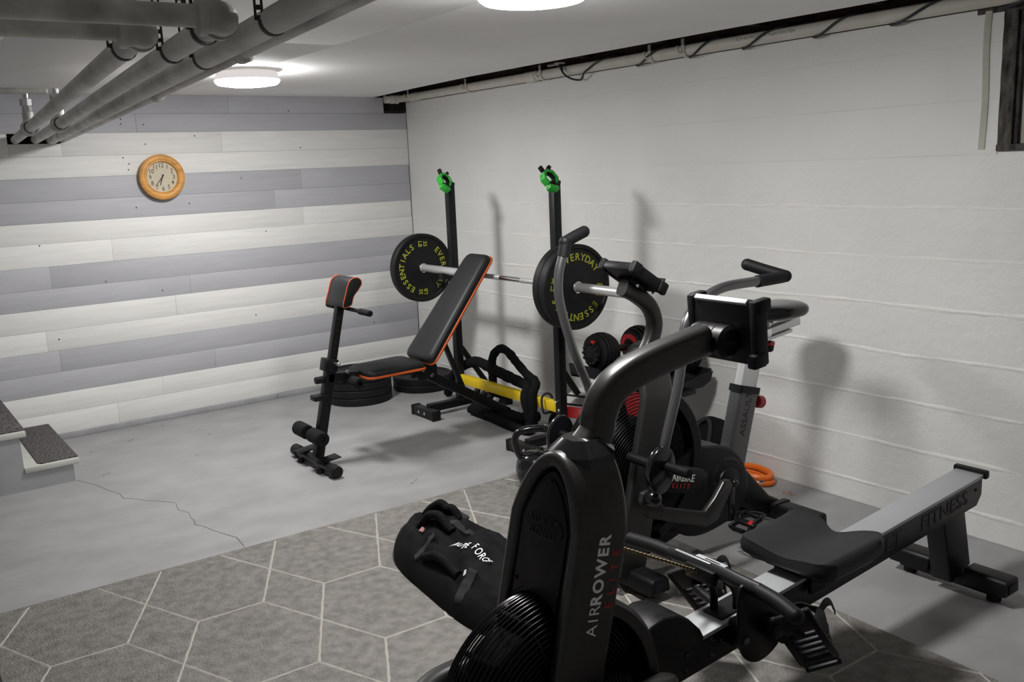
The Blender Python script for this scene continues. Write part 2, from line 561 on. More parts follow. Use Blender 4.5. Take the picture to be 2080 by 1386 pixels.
# ceiling: joist deck above, painted panels below, stopping short of the block wall
ceiling = struct('ceiling', bx(-5.6, 0.14, -8.3, 0.18, 2.36, 2.46), 'brown_wood', 'low white painted panel ceiling under dark joists', 'ceiling')
edge = [(-0.27, 0.0), (-0.345, -0.75), (-0.392, -1.45), (-0.397, -2.22), (-0.392, -3.38), (-0.37, -4.05), (-0.37, -8.1)]
def edge_x(y):
    for (xa, ya), (xb, yb) in zip(edge, edge[1:]):
        if yb <= y <= ya:
            t = (y - ya) / (yb - ya)
            return xa + (xb - xa) * t
    return -0.37
seam_x = [-5.4, -4.17, -2.95, -1.73]
seam_y = [0.02, -2.44, -4.88, -8.1]
for a, c in zip(seam_y, seam_y[1:]):
    for xa, xb in zip(seam_x, seam_x[1:]):
        part('ceiling_panel', bx(xa + 0.0008, xb - 0.0008, c + 0.0008, a - 0.0008, H, H + 0.013, 0.001), 'ceiling_paint', ceiling)
    ys = [a] + [y for _, y in edge if c < y < a] + [c]
    out = [(-1.7292, a - 0.0008), (-1.7292, c + 0.0008)] + [(edge_x(y), y) for y in reversed(ys)]
    part('ceiling_panel', prism(out, 'z', H, H + 0.013), 'ceiling_paint', ceiling)
for y in (-0.25, -0.9, -1.5, -2.1, -2.7, -3.3, -3.9, -4.5, -5.1, -5.7):
    part('joist', bx(-1.2, 0.10, y - 0.02, y + 0.02, 2.14, 2.36), 'brown_wood', ceiling)
struct('trim_1', bx(-0.002, 0.14, -8.1, 0.1, 2.06, 2.36), 'brown_wood', 'dark timber sill along the top of the block wall', 'trim')
tag(struct('trim_2', join(bx(-0.19, 0.0, 0.07, 0.10, 1.97, 2.15), bx(-0.19, -0.001, 0.0, 0.09, 1.985, 1.996), bx(-0.195, -0.187, 0.0, 0.09, 1.99, 2.093), bx(-0.0035, 0.003, 0.001, 0.09, 1.99, 2.093)), 'dark_gap'), 'dark timber box around the hole in the upper corner of the striped wall', 'trim')  # lining coloured dark to stand for the shade inside the hole

# window
win = root('window_1', 'small basement window with dark peeling frame high in the block wall', 'window', (0.0, (WY0 + WY1) / 2, WZ))
win['kind'] = 'structure'
part('jamb', prism([(-0.004 + 0.004 * rnd.random(), WZ + 0.50 * i / 16) for i in range(17)] + [(0.06, 2.055), (0.06, WZ)], 'y', WY0 - 0.050, WY0), 'old_frame', win)
part('jamb_stop', bx(0.012, 0.05, WY0 - 0.066, WY0 - 0.050, WZ, 2.05, 0.003), 'old_frame', win)
part('jamb', bx(-0.002, 0.06, WY1, WY1 + 0.042, WZ, 2.058), 'old_frame', win)
part('window_head', bx(-0.002, 0.06, WY1, WY0 + 0.10, 2.04, 2.075, 0.002), 'old_frame', win)
part('window_sill', bx(-0.012, 0.10, WY1, WY0, WZ - 0.012, WZ + 0.012, 0.003), 'old_frame', win)
sash = part('sash', join(bx(0.03, 0.06, WY0 - 0.105, WY0 - 0.060, WZ + 0.012, 2.04, 0.003), bx(0.03, 0.06, WY1 + 0.042, WY1 + 0.085, WZ + 0.012, 2.04, 0.003), bx(0.03, 0.06, WY1 + 0.08, WY0 - 0.08, WZ + 0.012, WZ + 0.06, 0.003), bx(0.03, 0.06, WY1 + 0.08, WY0 - 0.08, 2.0, 2.04, 0.003)), 'sash_cream', win)
part('pane', bx(0.042, 0.048, WY1 + 0.07, WY0 - 0.07, WZ + 0.05, 2.01), 'night_glass', sash)
part('caulk_bead', sweep(curve([(-0.001, WY0 + 0.056 + 0.003 * math.sin(7 * i), 2.05 - 0.05 * i) for i in range(11)], 3), rrect(0.026, 0.006, 0.002), side=(0, 1, 0)), 'sash_cream', win, 'greenish caulk line beside the frame')

# ------------------------------------------------------------------ ceiling lights
def ceiling_light(c, label):
    x, y = c
    t = root('ceiling_light', label, 'ceiling light', (x, y, H), 'round flush ceiling lights')
    part('mounting_plate', lathe([(0, 0), (0.135, 0), (0.135, -0.010), (0, -0.010)], (x, y, H), (0, 0, 1), 48), 'lamp_white', t)
    part('housing', lathe([(0.0, -0.010), (0.146, -0.010), (0.151, -0.014), (0.160, -0.044), (0.1615, -0.050)], (x, y, H), (0, 0, 1), 64), 'diffuser_side', t, 'softly glowing white side of the lamp')
    part('diffuser', lathe([(0.1615, -0.050), (0.1605, -0.055), (0.1565, -0.063), (0.146, -0.071), (0.10, -0.078), (0.0, -0.081)], (x, y, H), (0, 0, 1), 64), 'diffuser', t, 'bright white diffuser')
    return t
ceiling_light((-1.761, -1.466), 'round white flush ceiling light near the striped wall')
ceiling_light((-1.834, -3.937), 'round white flush ceiling light cut by the top of the picture')


# ------------------------------------------------------------------ galvanised pipes under the ceiling
PD = Vector((0.085, 0.996, -0.0045))
PD.normalize()
def on_pipe(w, y):
    """point of a pipe that meets the plank wall at w, at depth y"""
    return Vector(w) + PD * ((y - w[1]) / PD.y)
W1, W2, W3, W4 = (-2.637, 0.0, 1.830), (-2.530, 0.0, 1.830), (-2.447, 0.0, 1.824), (-2.372, 0.0, 1.830)
RP = 0.0245

def collar_on(w, y, r, L=0.05):
    p = on_pipe(w, y)
    return lathe([(r - 0.006, -L / 2 - 0.004), (r, -L / 2), (r + 0.003, -L / 2 + 0.006), (r, -L / 2 + 0.012), (r, L / 2 - 0.012), (r + 0.003, L / 2 - 0.006), (r, L / 2), (r - 0.006, L / 2 + 0.004)], p, PD, 24)

def bent_pipe(w, ye, label, tee):
    """pipe from the plank wall that turns left in an elbow under the ceiling"""
    t = root('water_pipe', label, 'pipe', on_pipe(w, ye / 2), 'galvanised pipes under the ceiling')
    a, b = on_pipe(w, 0.09), on_pipe(w, ye + 0.02)
    part('pipe_run', cyl(a, b, RP, 20), 'galvanised', t)
    e = on_pipe(w, ye - 0.03)
    lat = Vector((-0.9975, 0.07, 0.004)).normalized()
    f = e + lat * 2.40
    part('cross_run', cyl(e + lat * 0.02, f, 0.0205, 20), 'galvanised', t)
    elbow = join(sweep(curve([e + PD * 0.045, e + PD * 0.02, e + lat * 0.006 + PD * 0.005, e + lat * 0.02 , e + lat * 0.042], 5), circ(0.030, 18)),
                 lathe([(0.02, -0.009), (0.034, -0.007), (0.034, 0.007), (0.02, 0.009)], e + PD * 0.045, PD, 22),
                 lathe([(0.02, -0.009), (0.034, -0.007), (0.034, 0.007), (0.02, 0.009)], e + lat * 0.042, lat, 22))
    part('elbow', elbow, 'galvanised', t)
    tp = on_pipe(w, tee)
    te = part('tee_fitting', join(collar_on(w, tee, 0.035, 0.10), cyl(tp, tp + V(0, 0, 0.075), 0.025, 18)), 'galvanised', t)
    part('valve', join(cyl(tp + V(0, 0, 0.07), tp + V(0, 0, 0.105), 0.022, 6), cyl(tp + V(0, 0, 0.10), tp + V(0, 0, 0.135), 0.028, 8), cyl(tp + V(0, 0, 0.135), tp + V(0, 0, 0.16), 0.014, 12)), 'chrome', te, 'shiny valve on top of the tee')
    return t
bent_pipe(W1, -4.16, 'galvanised ceiling pipe nearest the left edge, turning left at an elbow', -1.15)
bent_pipe(W2, -4.36, 'galvanised ceiling pipe with the large elbow, second from the left', -1.42)
t = root('water_pipe', 'long straight galvanised ceiling pipe, third from the left', 'pipe', on_pipe(W3, -3), 'galvanised pipes under the ceiling')
part('pipe_run', cyl(on_pipe(W3, 0.09), on_pipe(W3, -8.05), RP + 0.001, 20), 'galvanised', t)
t = root('conduit_pipe', 'thin galvanised pipe running beside the third ceiling pipe', 'pipe', on_pipe(W4, -3), 'galvanised pipes under the ceiling')
part('pipe_run', cyl(on_pipe(W4, 0.02), on_pipe(W4, -8.05), 0.0165, 16), 'galvanised', t)
part('coupling', collar_on(W4, -3.95, 0.0215, 0.045), 'galvanised', t)
part('coupling', collar_on(W4, -2.9, 0.0215, 0.045), 'galvanised', t)
t = root('conduit', 'thin horizontal conduit along the top of the striped wall', 'pipe', (-3.6, -0.9, 1.99))
part('conduit_run', cyl((-5.39, -1.05, 1.998), (-2.66, -1.28, 1.996), 0.013, 14), 'galvanised', t)
part('conduit_clip', lathe([(0.013, -0.012), (0.018, -0.010), (0.018, 0.010), (0.013, 0.012)], (-2.9, -1.26, 1.996), (1, -0.09, 0), 16), 'brass_valve', t)

def perforated(p0, p1, w=0.017, nrm=(0, 1, 0)):
    """flat strap with a row of punched holes from p0 to p1"""
    p0, p1 = Vector(p0), Vector(p1)
    d = p1 - p0
    L = d.length
    d.normalize()
    n = Vector(nrm)
    n = (n - d * n.dot(d)).normalized()
    s = d.cross(n)
    M = Matrix((s, d, n)).transposed().to_4x4()
    M.translation = p0
    bs = [box((-w * 0.36, L / 2, 0), (w * 0.28, L, 0.0016)), box((w * 0.36, L / 2, 0), (w * 0.28, L, 0.0016))]
    k = 0.004
    while k < L:
        bs.append(box((0, k, 0), (w * 0.5, 0.009, 0.0016)))
        k += 0.0185
    return xf(join(*bs), M)

def hanger(w, y, r, label, both=True):
    p = on_pipe(w, y)
    t = root('pipe_hanger', label, 'pipe hanger', p, 'perforated pipe hangers')
    pts = [p + V(math.cos(a) * (r + 0.002), 0, math.sin(a) * (r + 0.002)) for a in [PI + i * PI / 12 for i in range(13)]]
    part('loop', sweep(pts, [(-0.008, -0.0008), (0.008, -0.0008), (0.008, 0.0008), (-0.008, 0.0008)], side=PD), 'strap_rust', t)
    part('strap', perforated(p + V(-r - 0.002, 0, 0), p + V(-r - 0.002, 0, H - p.z), 0.017, (0.35, 1, 0)), 'strap_rust', t)
    if both:
        part('strap', perforated(p + V(r + 0.002, 0, 0), p + V(r + 0.002, 0, H - p.z), 0.017, (0.35, 1, 0)), 'strap_rust', t)
hanger(W1, -3.95, RP, 'perforated metal strap hanging the leftmost ceiling pipe')
hanger(W2, -3.93, RP, 'perforated metal strap hanging the second ceiling pipe')
hanger(W3, -3.88, RP, 'perforated metal strap hanging the third ceiling pipe')
hanger(W3, -4.42, RP, 'perforated metal strap hanging the third ceiling pipe nearest the camera')
hanger(W2, -4.24, 0.026, 'perforated metal strap beside the large pipe elbow')

# ------------------------------------------------------------------ white drain pipe along the block wall
PZ, PX = 2.087, -0.036
t = root('drain_pipe', 'white plastic pipe running along the top of the block wall', 'pipe', (PX, -3.0, PZ))
part('pipe_run', cyl((PX, -0.13, PZ), (PX, -7.6, PZ), 0.029, 20), 'pvc', t)
part('pipe_elbow', sweep(curve([(PX, -0.16, PZ), (PX, -0.08, PZ), (PX - 0.02, -0.035, PZ), (PX - 0.09, -0.025, PZ - 0.005), (PX - 0.15, -0.02, PZ - 0.008)], 5), circ(0.030, 16)), 'pvc', t)
for x in (-0.088, -0.125):
    part('coupling', lathe([(0.03, -0.014), (0.036, -0.012), (0.036, 0.012), (0.03, 0.014)], (PX + x + 0.03, -0.027, PZ - 0.005), (1, 0, 0), 20), 'pvc', t)
part('coupling', lathe([(0.029, -0.055), (0.0335, -0.053), (0.0335, 0.053), (0.029, 0.055)], (PX, -1.60, PZ), (0, 1, 0), 20), 'pvc', t)
part('coupling', lathe([(0.029, -0.05), (0.0335, -0.048), (0.0335, 0.048), (0.029, 0.05)], (PX, -0.21, PZ), (0, 1, 0), 20), 'pvc', t)
part('pipe_print', text_bm('SCH 40 PVC-DWV Foam Core Pipe', 0.022, 0.0004, 0, (0, -1, 0), (0.25, 0, 1), (PX - 0.0288, -3.35, PZ + 0.005)), 'grey_print', t, 'small printed lettering on the pipe')
def pipe_hook(y, label):
    t = root('pipe_hook', label, 'pipe hook', (PX, y, PZ), 'white hooks holding the drain pipe')
    pts = [(PX - 0.034, y, 2.14), (PX - 0.034, y, PZ)] + [(PX + 0.034 * math.cos(a), y, PZ + 0.034 * math.sin(a)) for a in [PI + i * PI / 10 for i in range(1, 10)]]
    part('hook_band', sweep(pts, rrect(0.020, 0.005, 0.002), side=(0, 1, 0)), 'pvc', t)
    part('hook_tip', sweep(curve([(PX - 0.036, y + 0.004, PZ - 0.01), (PX - 0.05, y + 0.012, PZ - 0.012), (PX - 0.056, y + 0.02, PZ + 0.008), (PX - 0.05, y + 0.022, PZ + 0.02)], 4), circ(0.005, 8)), 'pvc', t)
for y, lb in ((-0.16, 'white hook holding the drain pipe at the room corner'), (-0.92, 'white hook on the drain pipe, second from the corner'), (-1.72, 'white hook on the drain pipe just left of the plug'), (-2.63, 'white hook on the drain pipe between two cable turns'), (-2.86, 'white hook on the drain pipe nearest the camera')):
    pipe_hook(y, lb)
pts = []
bot = [-2.05, -2.515, -2.88, -3.21, -3.60, -3.96, -4.40, -4.9, -5.5]
for y0, y1 in zip(bot, bot[1:]):
    for i in range(12):
        a = -PI / 2 - 2 * PI * i / 12
        s = i / 12
        y = y0 + (y1 - y0) * (0.62 * s / 0.5 if s < 0.5 else 0.62 + 0.38 * (s - 0.5) / 0.5)
        sag = 0.026 if (y0 == -2.05 and i == 0) else 0.0
        pts.append((PX + 0.036 * math.cos(a), y, PZ + 0.036 * math.sin(a) - sag))
pts = [(PX - 0.05, -1.93, 2.115), (PX - 0.05, -1.955, 2.07), (PX - 0.03, -2.0, 2.035)] + pts
t = root('power_cable', 'black cable wound around the white drain pipe', 'cable', (PX, -2.0, PZ))
part('cable_run', tube(curve(pts, 3), 0.0055, 8), 'black_cable', t)
part('plug_strain_relief', cyl((PX - 0.05, -1.928, 2.118), (PX - 0.05, -1.95, 2.08), 0.013, 10, r1=0.007), 'black_cable', t)
t = root('outlet_plate', 'small pale plate above the plug in the ceiling gap', 'outlet', (PX - 0.05, -1.93, 2.13))
part('plate_body', lathe([(0, -0.008), (0.028, -0.006), (0.033, 0), (0.028, 0.004), (0, 0.006)], (PX - 0.05, -1.93, 2.128), (0, 0, 1), 20), 'sash_cream', t)
part('plate_arm', bx(PX - 0.06, PX - 0.04, -1.93, -1.82, 2.118, 2.13, 0.004), 'sash_cream', t)

# ------------------------------------------------------------------ clock
CX, CZ = -1.838, 1.583
t = root('wall_clock', 'round wooden wall clock with cream face on the striped wall', 'clock', (CX, -0.0, CZ))
part('wooden_rim', lathe([(0.10, -0.018), (0.10, -0.002), (0.132, 0.0), (0.141, 0.006), (0.143, 0.018), (0.140, 0.032), (0.128, 0.040), (0.112, 0.040), (0.106, 0.036), (0.101, 0.037), (0.096, 0.030), (0.094, 0.018)], (CX, -0.020, CZ), (0, -1, 0), 64), 'clock_wood', t)
part('dial', lathe([(0, 0.019), (0.0955, 0.019), (0.0955, 0.010), (0, 0.010)], (CX, -0.020, CZ), (0, -1, 0), 48), 'clock_face', t)
for k in range(1, 13):
    a = PI / 2 - k * PI / 6
    part('numeral', text_bm(str(k), 0.040, 0.0004, 0.004, (1, 0, 0), (0, 0, 1), (CX + 0.073 * math.cos(a), -0.0395, CZ + 0.073 * math.sin(a)), squash=0.85), 'clock_ink', t)
def hand(ang, L, w, y):
    M = Matrix.Translation((CX, y, CZ)) @ Matrix.Rotation(ang, 4, 'Y')
    b = prism([(-w, -0.018), (w, -0.018), (w * 0.5, L), (-w * 0.5, L)], 'y', -0.0008, 0.0008)
    return xf(b, M)
part('minute_hand', hand(2 * PI * 36.7 / 60, 0.075, 0.0032, -0.043), 'clock_ink', t)
part('hour_hand', hand(2 * PI * 6.61 / 12, 0.052, 0.0042, -0.045), 'clock_ink', t)
part('hand_pin', cyl((CX, -0.039, CZ), (CX, -0.048, CZ), 0.005, 12), 'clock_ink', t)

# ------------------------------------------------------------------ stairs at the left
t = root('staircase', 'painted wooden stairs with dark carpet pads on the treads', 'stairs', (-3.4, -0.5, 0))
NST = 9
sp2 = [(-2.715, 0)]
for k in range(NST):
    sp2 += [(-2.715 - 0.2325 * k, 0.093 + 0.195 * k), (-2.715 - 0.2325 * (k + 1), 0.093 + 0.195 * k)]
sp2 += [(-2.715 - 0.2325 * NST, 0.0)]
part('side_panel', prism(sp2, 'y', -0.935, -0.913), 'stair_grey', t)
for k in range(NST):
    x, z = -2.715 - 0.2325 * k, 0.125 + 0.195 * k
    part('riser', bx(x - 0.018, x, -0.912, -0.03, 0 if k == 0 else z - 0.195, z - 0.031), 'stair_grey', t)
    part('tread', prism([(x - 0.2325, -0.03), (x + 0.03, -0.03), (x + 0.03, -0.945), (x - 0.2325, -0.945)], 'z', z - 0.031, z, 0.005), 'tread_paint', t)
    part('carpet_pad', prism([(x - 0.165, -0.10), (x - 0.155, -0.075), (x + 0.028, -0.075), (x + 0.030, -0.925), (x - 0.150, -0.925), (x - 0.165, -0.90)], 'z', z, z + 0.007, 0.003), 'carpet_pad', t, 'dark speckled carpet pad')

# ------------------------------------------------------------------ rug
RT = -0.033
RO = V(-3.262, -2.425, 0)
ru, rv = V(math.cos(RT), math.sin(RT), 0), V(math.sin(RT), -math.cos(RT), 0)   # along the edge, towards the camera
def rp(u, v):
    p = RO + ru * u + rv * v
    return (p.x, p.y)
RW, RL = 2.375, 3.05
t = root('area_rug', 'grey rug with a cream geometric line pattern', 'rug', (*rp(RW / 2, RL / 2), 0))
part('rug_body', prism([rp(-0.045, 0), rp(RW, 0), rp(RW, RL), rp(-0.045, RL)], 'z', 0.0, 0.011, 0.004), 'rug_pile', t)
def uv_of(x, y):
    d = V(x, y, 0) - RO
    return d.dot(ru), d.dot(rv)
lines = []
u0, v0 = uv_of(-3.185, -2.972)
PXr, PYr, SG = 0.4785, 0.528, 0.239
for k in range(-1, 6):
    for r in range(-2, 6):
        a = (u0 + PXr * k, v0 + PYr * r)
        b = (a[0] + SG, a[1])
        c = (a[0] + PXr, a[1])
        if r != -1: lines.append((a, b))
        lines.append((b, (c[0], c[1] + PYr)))
        lines.append((c, (b[0], b[1] + PYr)))
lb = bmesh.new()
def clip(a, b):
    """clip to the rug"""
    t0, t1 = 0.0, 1.0
    d = (b[0] - a[0], b[1] - a[1])
    for p, q in ((-d[0], a[0] + 0.04), (d[0], RW - 0.005 - a[0]), (-d[1], a[1] - 0.022), (d[1], RL - 0.03 - a[1])):
        if abs(p) < 1e-9:
            if q < 0: return None
            continue
        s = q / p
        if p < 0: t0 = max(t0, s)
        else: t1 = min(t1, s)
    if t0 >= t1: return None
    return (a[0] + d[0] * t0, a[1] + d[1] * t0), (a[0] + d[0] * t1, a[1] + d[1] * t1)
for a, b in lines:
    s = clip(a, b)
    if not s: continue
    pa, pb = V(*rp(*s[0]), 0), V(*rp(*s[1]), 0)
    L = (pb - pa).length
    if L < 0.01: continue
    d = (pb - pa) / L
    nrm = V(-d.y, d.x, 0)
    n = max(2, int(L / 0.02))
    row = []
    for i in range(n + 1):
        p = pa + d * (L * i / n)
        w = 0.0052 * (0.8 + 0.45 * rnd.random())
        o = rnd.uniform(-0.0012, 0.0012)
        q = [p + nrm * (w + o), p + nrm * o, p - nrm * (w - o)]
        row.append((lb.verts.new((q[0].x, q[0].y, 0.0105)), lb.verts.new((q[1].x, q[1].y, 0.0133)), lb.verts.new((q[2].x, q[2].y, 0.0105))))
    for r1, r2 in zip(row, row[1:]):
        lb.faces.new((r1[0], r1[1], r2[1], r2[0]))
        lb.faces.new((r1[1], r1[2], r2[2], r2[1]))
bmesh.ops.recalc_face_normals(lb, faces=lb.faces)
part('pattern_lines', lb, 'rug_line', t, 'cream woven pattern lines')

# ------------------------------------------------------------------ squat rack
XU, YL, YR = -0.415, -1.20, -2.25
t = root('squat_rack', 'black steel squat rack with a yellow crossbar against the block wall', 'squat rack', (XU, (YL + YR) / 2, 0))
for y in (YL, YR):
    u = part('upright', bx(XU - 0.024, XU + 0.024, y - 0.024, y + 0.024, 0.06, 1.462, 0.003), 'black_steel', t)
    part('top_cap', bx(XU - 0.026, XU + 0.026, y - 0.026, y + 0.026, 1.455, 1.475, 0.004), 'black_plastic', u)
    f = part('foot_tube', bx(-0.665, -0.13, y - 0.025, y + 0.025, 0.03, 0.08, 0.003), 'black_steel', t)
    for x in (-0.685, -0.12):
        part('foot_crossbar', bx(x - 0.028, x + 0.028, y - 0.115, y + 0.115, 0.008, 0.062, 0.003), 'black_steel', t)
        for s in (-1, 1):
            part('end_cap', bx(x - 0.031, x + 0.031, y + s * 0.112, y + s * 0.135, 0.0, 0.066, 0.005), 'rubber', f)
    for s in (-0.035, 0.035):
        part('bolt', cyl((-0.712, y + s, 0.035), (-0.720, y + s, 0.035), 0.010, 8, 0.002), 'chrome', f)
    part('brace', sweep([(XU + 0.02, y, 0.42), (-0.16, y, 0.08)], rrect(0.03, 0.03, 0.003), side=(0, 1, 0)), 'black_steel', t)
    h = part('bar_hook', join(bx(XU - 0.095, XU - 0.02, y - 0.026, y + 0.026, 0.872, 0.8995, 0.004), bx(XU - 0.106, XU - 0.092, y - 0.026, y + 0.026, 0.872, 0.912, 0.004), bx(XU - 0.032, XU - 0.024, y - 0.028, y + 0.028, 0.86, 1.0, 0.003)), 'black_steel', t)
    for s in (-1, 1):
        part('bolt', cyl((XU - 0.024, y + s * 0.012, 0.225 + 0.02 * s), (XU - 0.034, y + s * 0.012, 0.225 + 0.02 * s), 0.009, 8, 0.002), 'chrome', u)
part('crossbar', bx(XU - 0.022, XU + 0.022, YR + 0.024, YL - 0.024, 0.185, 0.242, 0.003), 'yellow', t, 'yellow painted steel crossbar')
for y in (YL - 0.06, YR + 0.06):
    part('crossbar_bolt', cyl((XU, y, 0.242), (XU, y, 0.250), 0.010, 8, 0.002), 'chrome', t)

# ------------------------------------------------------------------ spring clamps on the rack tops
def clamp(y, tilt, label):
    o = V(XU - 0.035, y, 1.487)
    t = root('barbell_clamp', label, 'barbell clamp', o, 'green barbell clamps')
    M = Matrix.Translation(o) @ Euler((math.radians(58), math.radians(tilt), math.radians(8))).to_matrix().to_4x4()
    def rg(r0, r1, a0, a1, z0, z1, n=7):
        pts = [(r1 * math.cos(a0 + (a1 - a0) * i / n), r1 * math.sin(a0 + (a1 - a0) * i / n)) for i in range(n + 1)] + [(r0 * math.cos(a1 - (a1 - a0) * i / n), r0 * math.sin(a1 - (a1 - a0) * i / n)) for i in range(n + 1)]
        return xf(prism(pts, 'z', z0, z1, 0.002), M)
    part('body_ring', rg(0.034, 0.049, math.radians(-60), math.radians(225), -0.021, 0.021, 6), 'green', t)
    part('outer_band', rg(0.047, 0.060, math.radians(-45), math.radians(75), -0.013, 0.013, 3), 'black_plastic', t)
    part('inner_pad', rg(0.030, 0.037, math.radians(-40), math.radians(240), -0.013, 0.013), 'black_plastic', t)
    part('lever', xf(box((-0.012, -0.060, 0.0), (0.062, 0.026, 0.042), 0.006, (0, 0, math.radians(-24))), M), 'green', t)
    part('latch', xf(box((0.034, 0.058, 0.0), (0.030, 0.020, 0.026), 0.003, (0, 0, math.radians(40))), M), 'black_plastic', t)
    part('hinge_tab', xf(box((-0.022, 0.060, 0.004), (0.018, 0.034, 0.022), 0.003, (0, 0, math.radians(10))), M), 'black_plastic', t)
clamp(YL, 14, 'green and black barbell clamp on the rack post nearer the striped wall')
clamp(YR, -6, 'green and black barbell clamp on the rack post nearer the bikes')

# ------------------------------------------------------------------ barbell and bumper plates
XB, ZB, YB = -0.480, 0.925, -1.905
t = root('barbell', 'chrome barbell resting on the squat rack', 'barbell', (XB, YB, ZB))
part('shaft', cyl((XB, YB - 0.50, ZB), (XB, YB + 0.50, ZB), 0.0145, 16), 'chrome', t)
for s in (-1, 1):
    sl = part('sleeve', cyl((XB, YB + s * 0.490, ZB), (XB, YB + s * 1.030, ZB), 0.025, 24), 'sleeve_steel', t)
    part('sleeve_collar', lathe([(0.014, -0.02), (0.036, -0.017), (0.036, 0.010), (0.03, 0.014), (0.025, 0.018)], (XB, YB + s * 0.475, ZB), (0, s, 0), 24), 'chrome', sl)
for a, c in ((-0.34, -0.10), (0.10, 0.34)):
    part('knurling', lathe([(0.0146, 0), (0.0153, 0.002), (0.0153, c - a - 0.002), (0.0146, c - a)], (XB, YB + a, ZB), (0, 1, 0), 16), 'aluminium', t)

def plate_parts(t, c, R, th, axis, rot, letters=True, lm='plate_text'):
    """bumper plate whose lettered face looks along -axis; c is the centre of that face"""
    ax = Vector(axis).normalized()
    prof = [(0.026, 0.004), (0.034, 0.002), (0.036, 0.006), (0.075, 0.006), (0.085, 0.009), (R * 0.50, 0.010), (R * 0.88, 0.010), (R * 0.91, 0.002), (R * 0.97, 0.0), (R, 0.006),
            (R, th - 0.006), (R * 0.97, th), (R * 0.91, th - 0.002), (R * 0.88, th - 0.010), (0.085, th - 0.009), (0.036, th - 0.004), (0.026, th - 0.004), (0.026, 0.004)]
    part('rubber_disc', lathe(prof, c, ax, 64), 'rubber', t)
    part('steel_hub', lathe([(0.0255, 0.0), (0.031, -0.001), (0.033, 0.003), (0.033, th - 0.003), (0.0255, th)], c, ax, 28), 'chrome', t)
    if not letters:
        return
    if abs(ax.z) > 0.5:
        right, up0 = V(1, 0, 0), V(0, 1, 0)
    else:
        right, up0 = V(1, 0, 0), V(0, 0, 1)
    r = R * 0.70
    def at(a):
        return up0 * math.cos(a) + right * math.sin(a)
    face = Vector(c) + ax * 0.0095
    for word, a0 in (('EVERYDAY', rot), ('ESSENTIALS', rot + PI)):
        st = math.radians(13.2)
        bs = []
        for i, ch in enumerate(word):
            a = a0 + (i - (len(word) - 1) / 2) * st
            o = at(a)
            bs.append(text_bm(ch, R * 0.235, 0.0008, 0.012, at(a + PI / 2), o, face + o * r))
        part('lettering', join(*bs), lm, t, 'lettering ' + word)
    for a, s in ((rot - PI / 2, 1), (rot + PI / 2, -1)):
        o = at(a)
        upv = at(rot) * s
        rv_ = at(rot + PI / 2) * s
        part('weight_mark', join(text_bm('35', R * 0.17, 0.0008, 0.01, rv_, upv, face + o * r + upv * R * 0.085), text_bm('LB', R * 0.17, 0.0008, 0.01, rv_, upv, face + o * r - upv * R * 0.085)), lm, t, 'lettering 35 LB')

def bumper(c, label, axis=(0, 1, 0), rot=0.0, R=0.225, th=0.055, letters=True, group='black bumper plates', lm='plate_text'):
    t = root('bumper_plate', label, 'weight plate', c, group)
    plate_parts(t, c, R, th, axis, rot, letters, lm)
bumper((XB, -0.935, ZB), 'black bumper plate on the barbell end nearer the striped wall', rot=math.radians(92))
bumper((XB, -2.500, ZB), 'outer black bumper plate on the barbell end nearer the bikes', rot=math.radians(10), th=0.052)
bumper((XB, -2.447, ZB), 'inner black bumper plate on the barbell end nearer the bikes', letters=False, th=0.052)
names = ['bottom', 'second from the bottom', 'third from the bottom', 'top']
for k in range(4):
    bumper((-0.775, -0.455, 0.0525 * (k + 1)), 'black bumper plate, %s of the stack behind the bench' % names[k], axis=(0, 0, -1), th=0.052, letters=(k == 3), rot=0.6, group='plates stacked on the floor', lm='gloss_text')
for k in range(2):
    bumper((-0.27, -0.465, 0.0525 * (k + 1)), 'black bumper plate, %s of the two lying by the room corner' % ('lower' if k == 0 else 'upper'), axis=(0, 0, -1), R=0.215, th=0.052, letters=(k == 1), rot=-0.5, group='plates stacked on the floor', lm='gloss_text')

# ------------------------------------------------------------------ weight bench
YBn = -1.62
t = root('weight_bench', 'black adjustable weight bench with orange piping', 'weight bench', (-1.0, YBn, 0))
ff = part('front_foot', cyl((-1.64, YBn + 0.19, 0.036), (-1.64, YBn - 0.21, 0.036), 0.027, 18), 'black_steel', t)
for y in (YBn + 0.225, YBn - 0.255):
    part('end_cap', cyl((-1.64, y + 0.04, 0.036), (-1.64, y - 0.03, 0.036), 0.033, 18, 0.006), 'rubber', ff)
for y in (YBn + 0.12, YBn - 0.13):
    part('foot_plate', box((-1.625, y, 0.068), (0.13, 0.085, 0.006), 0.002, (0, math.radians(-6), 0)), 'black_plastic', ff)
    part('foot_pad', cyl((-1.67, y, 0.0), (-1.67, y, 0.02), 0.02, 12), 'rubber', ff)
def beam(a, b, w, h, side=(0, 1, 0), r=0.004):
    return sweep([a, b], rrect(w, h, r), side=side)
post = part('front_post', beam((-1.622, YBn, 0.04), (-1.500, YBn, 0.56), 0.05, 0.052), 'black_steel', t)
pp = part('preacher_post', beam((-1.505, YBn, 0.52), (-1.418, YBn, 0.88), 0.042, 0.042), 'black_steel', t)
for k in range(8):
    z = 0.60 + 0.032 * k
    x = -1.505 + (z - 0.52) * 0.2417
    part('adjust_hole', cyl((x - 0.004, YBn - 0.0212, z), (x - 0.004, YBn - 0.0222, z), 0.007, 10, 0.0005), 'dark_gap', pp)
part('post_clamp', join(box((-1.512, YBn, 0.545), (0.075, 0.075, 0.07), 0.006, (0, 0.23, 0)), cyl((-1.55, YBn, 0.47), (-1.60, YBn, 0.47), 0.02, 10)), 'black_steel', t)
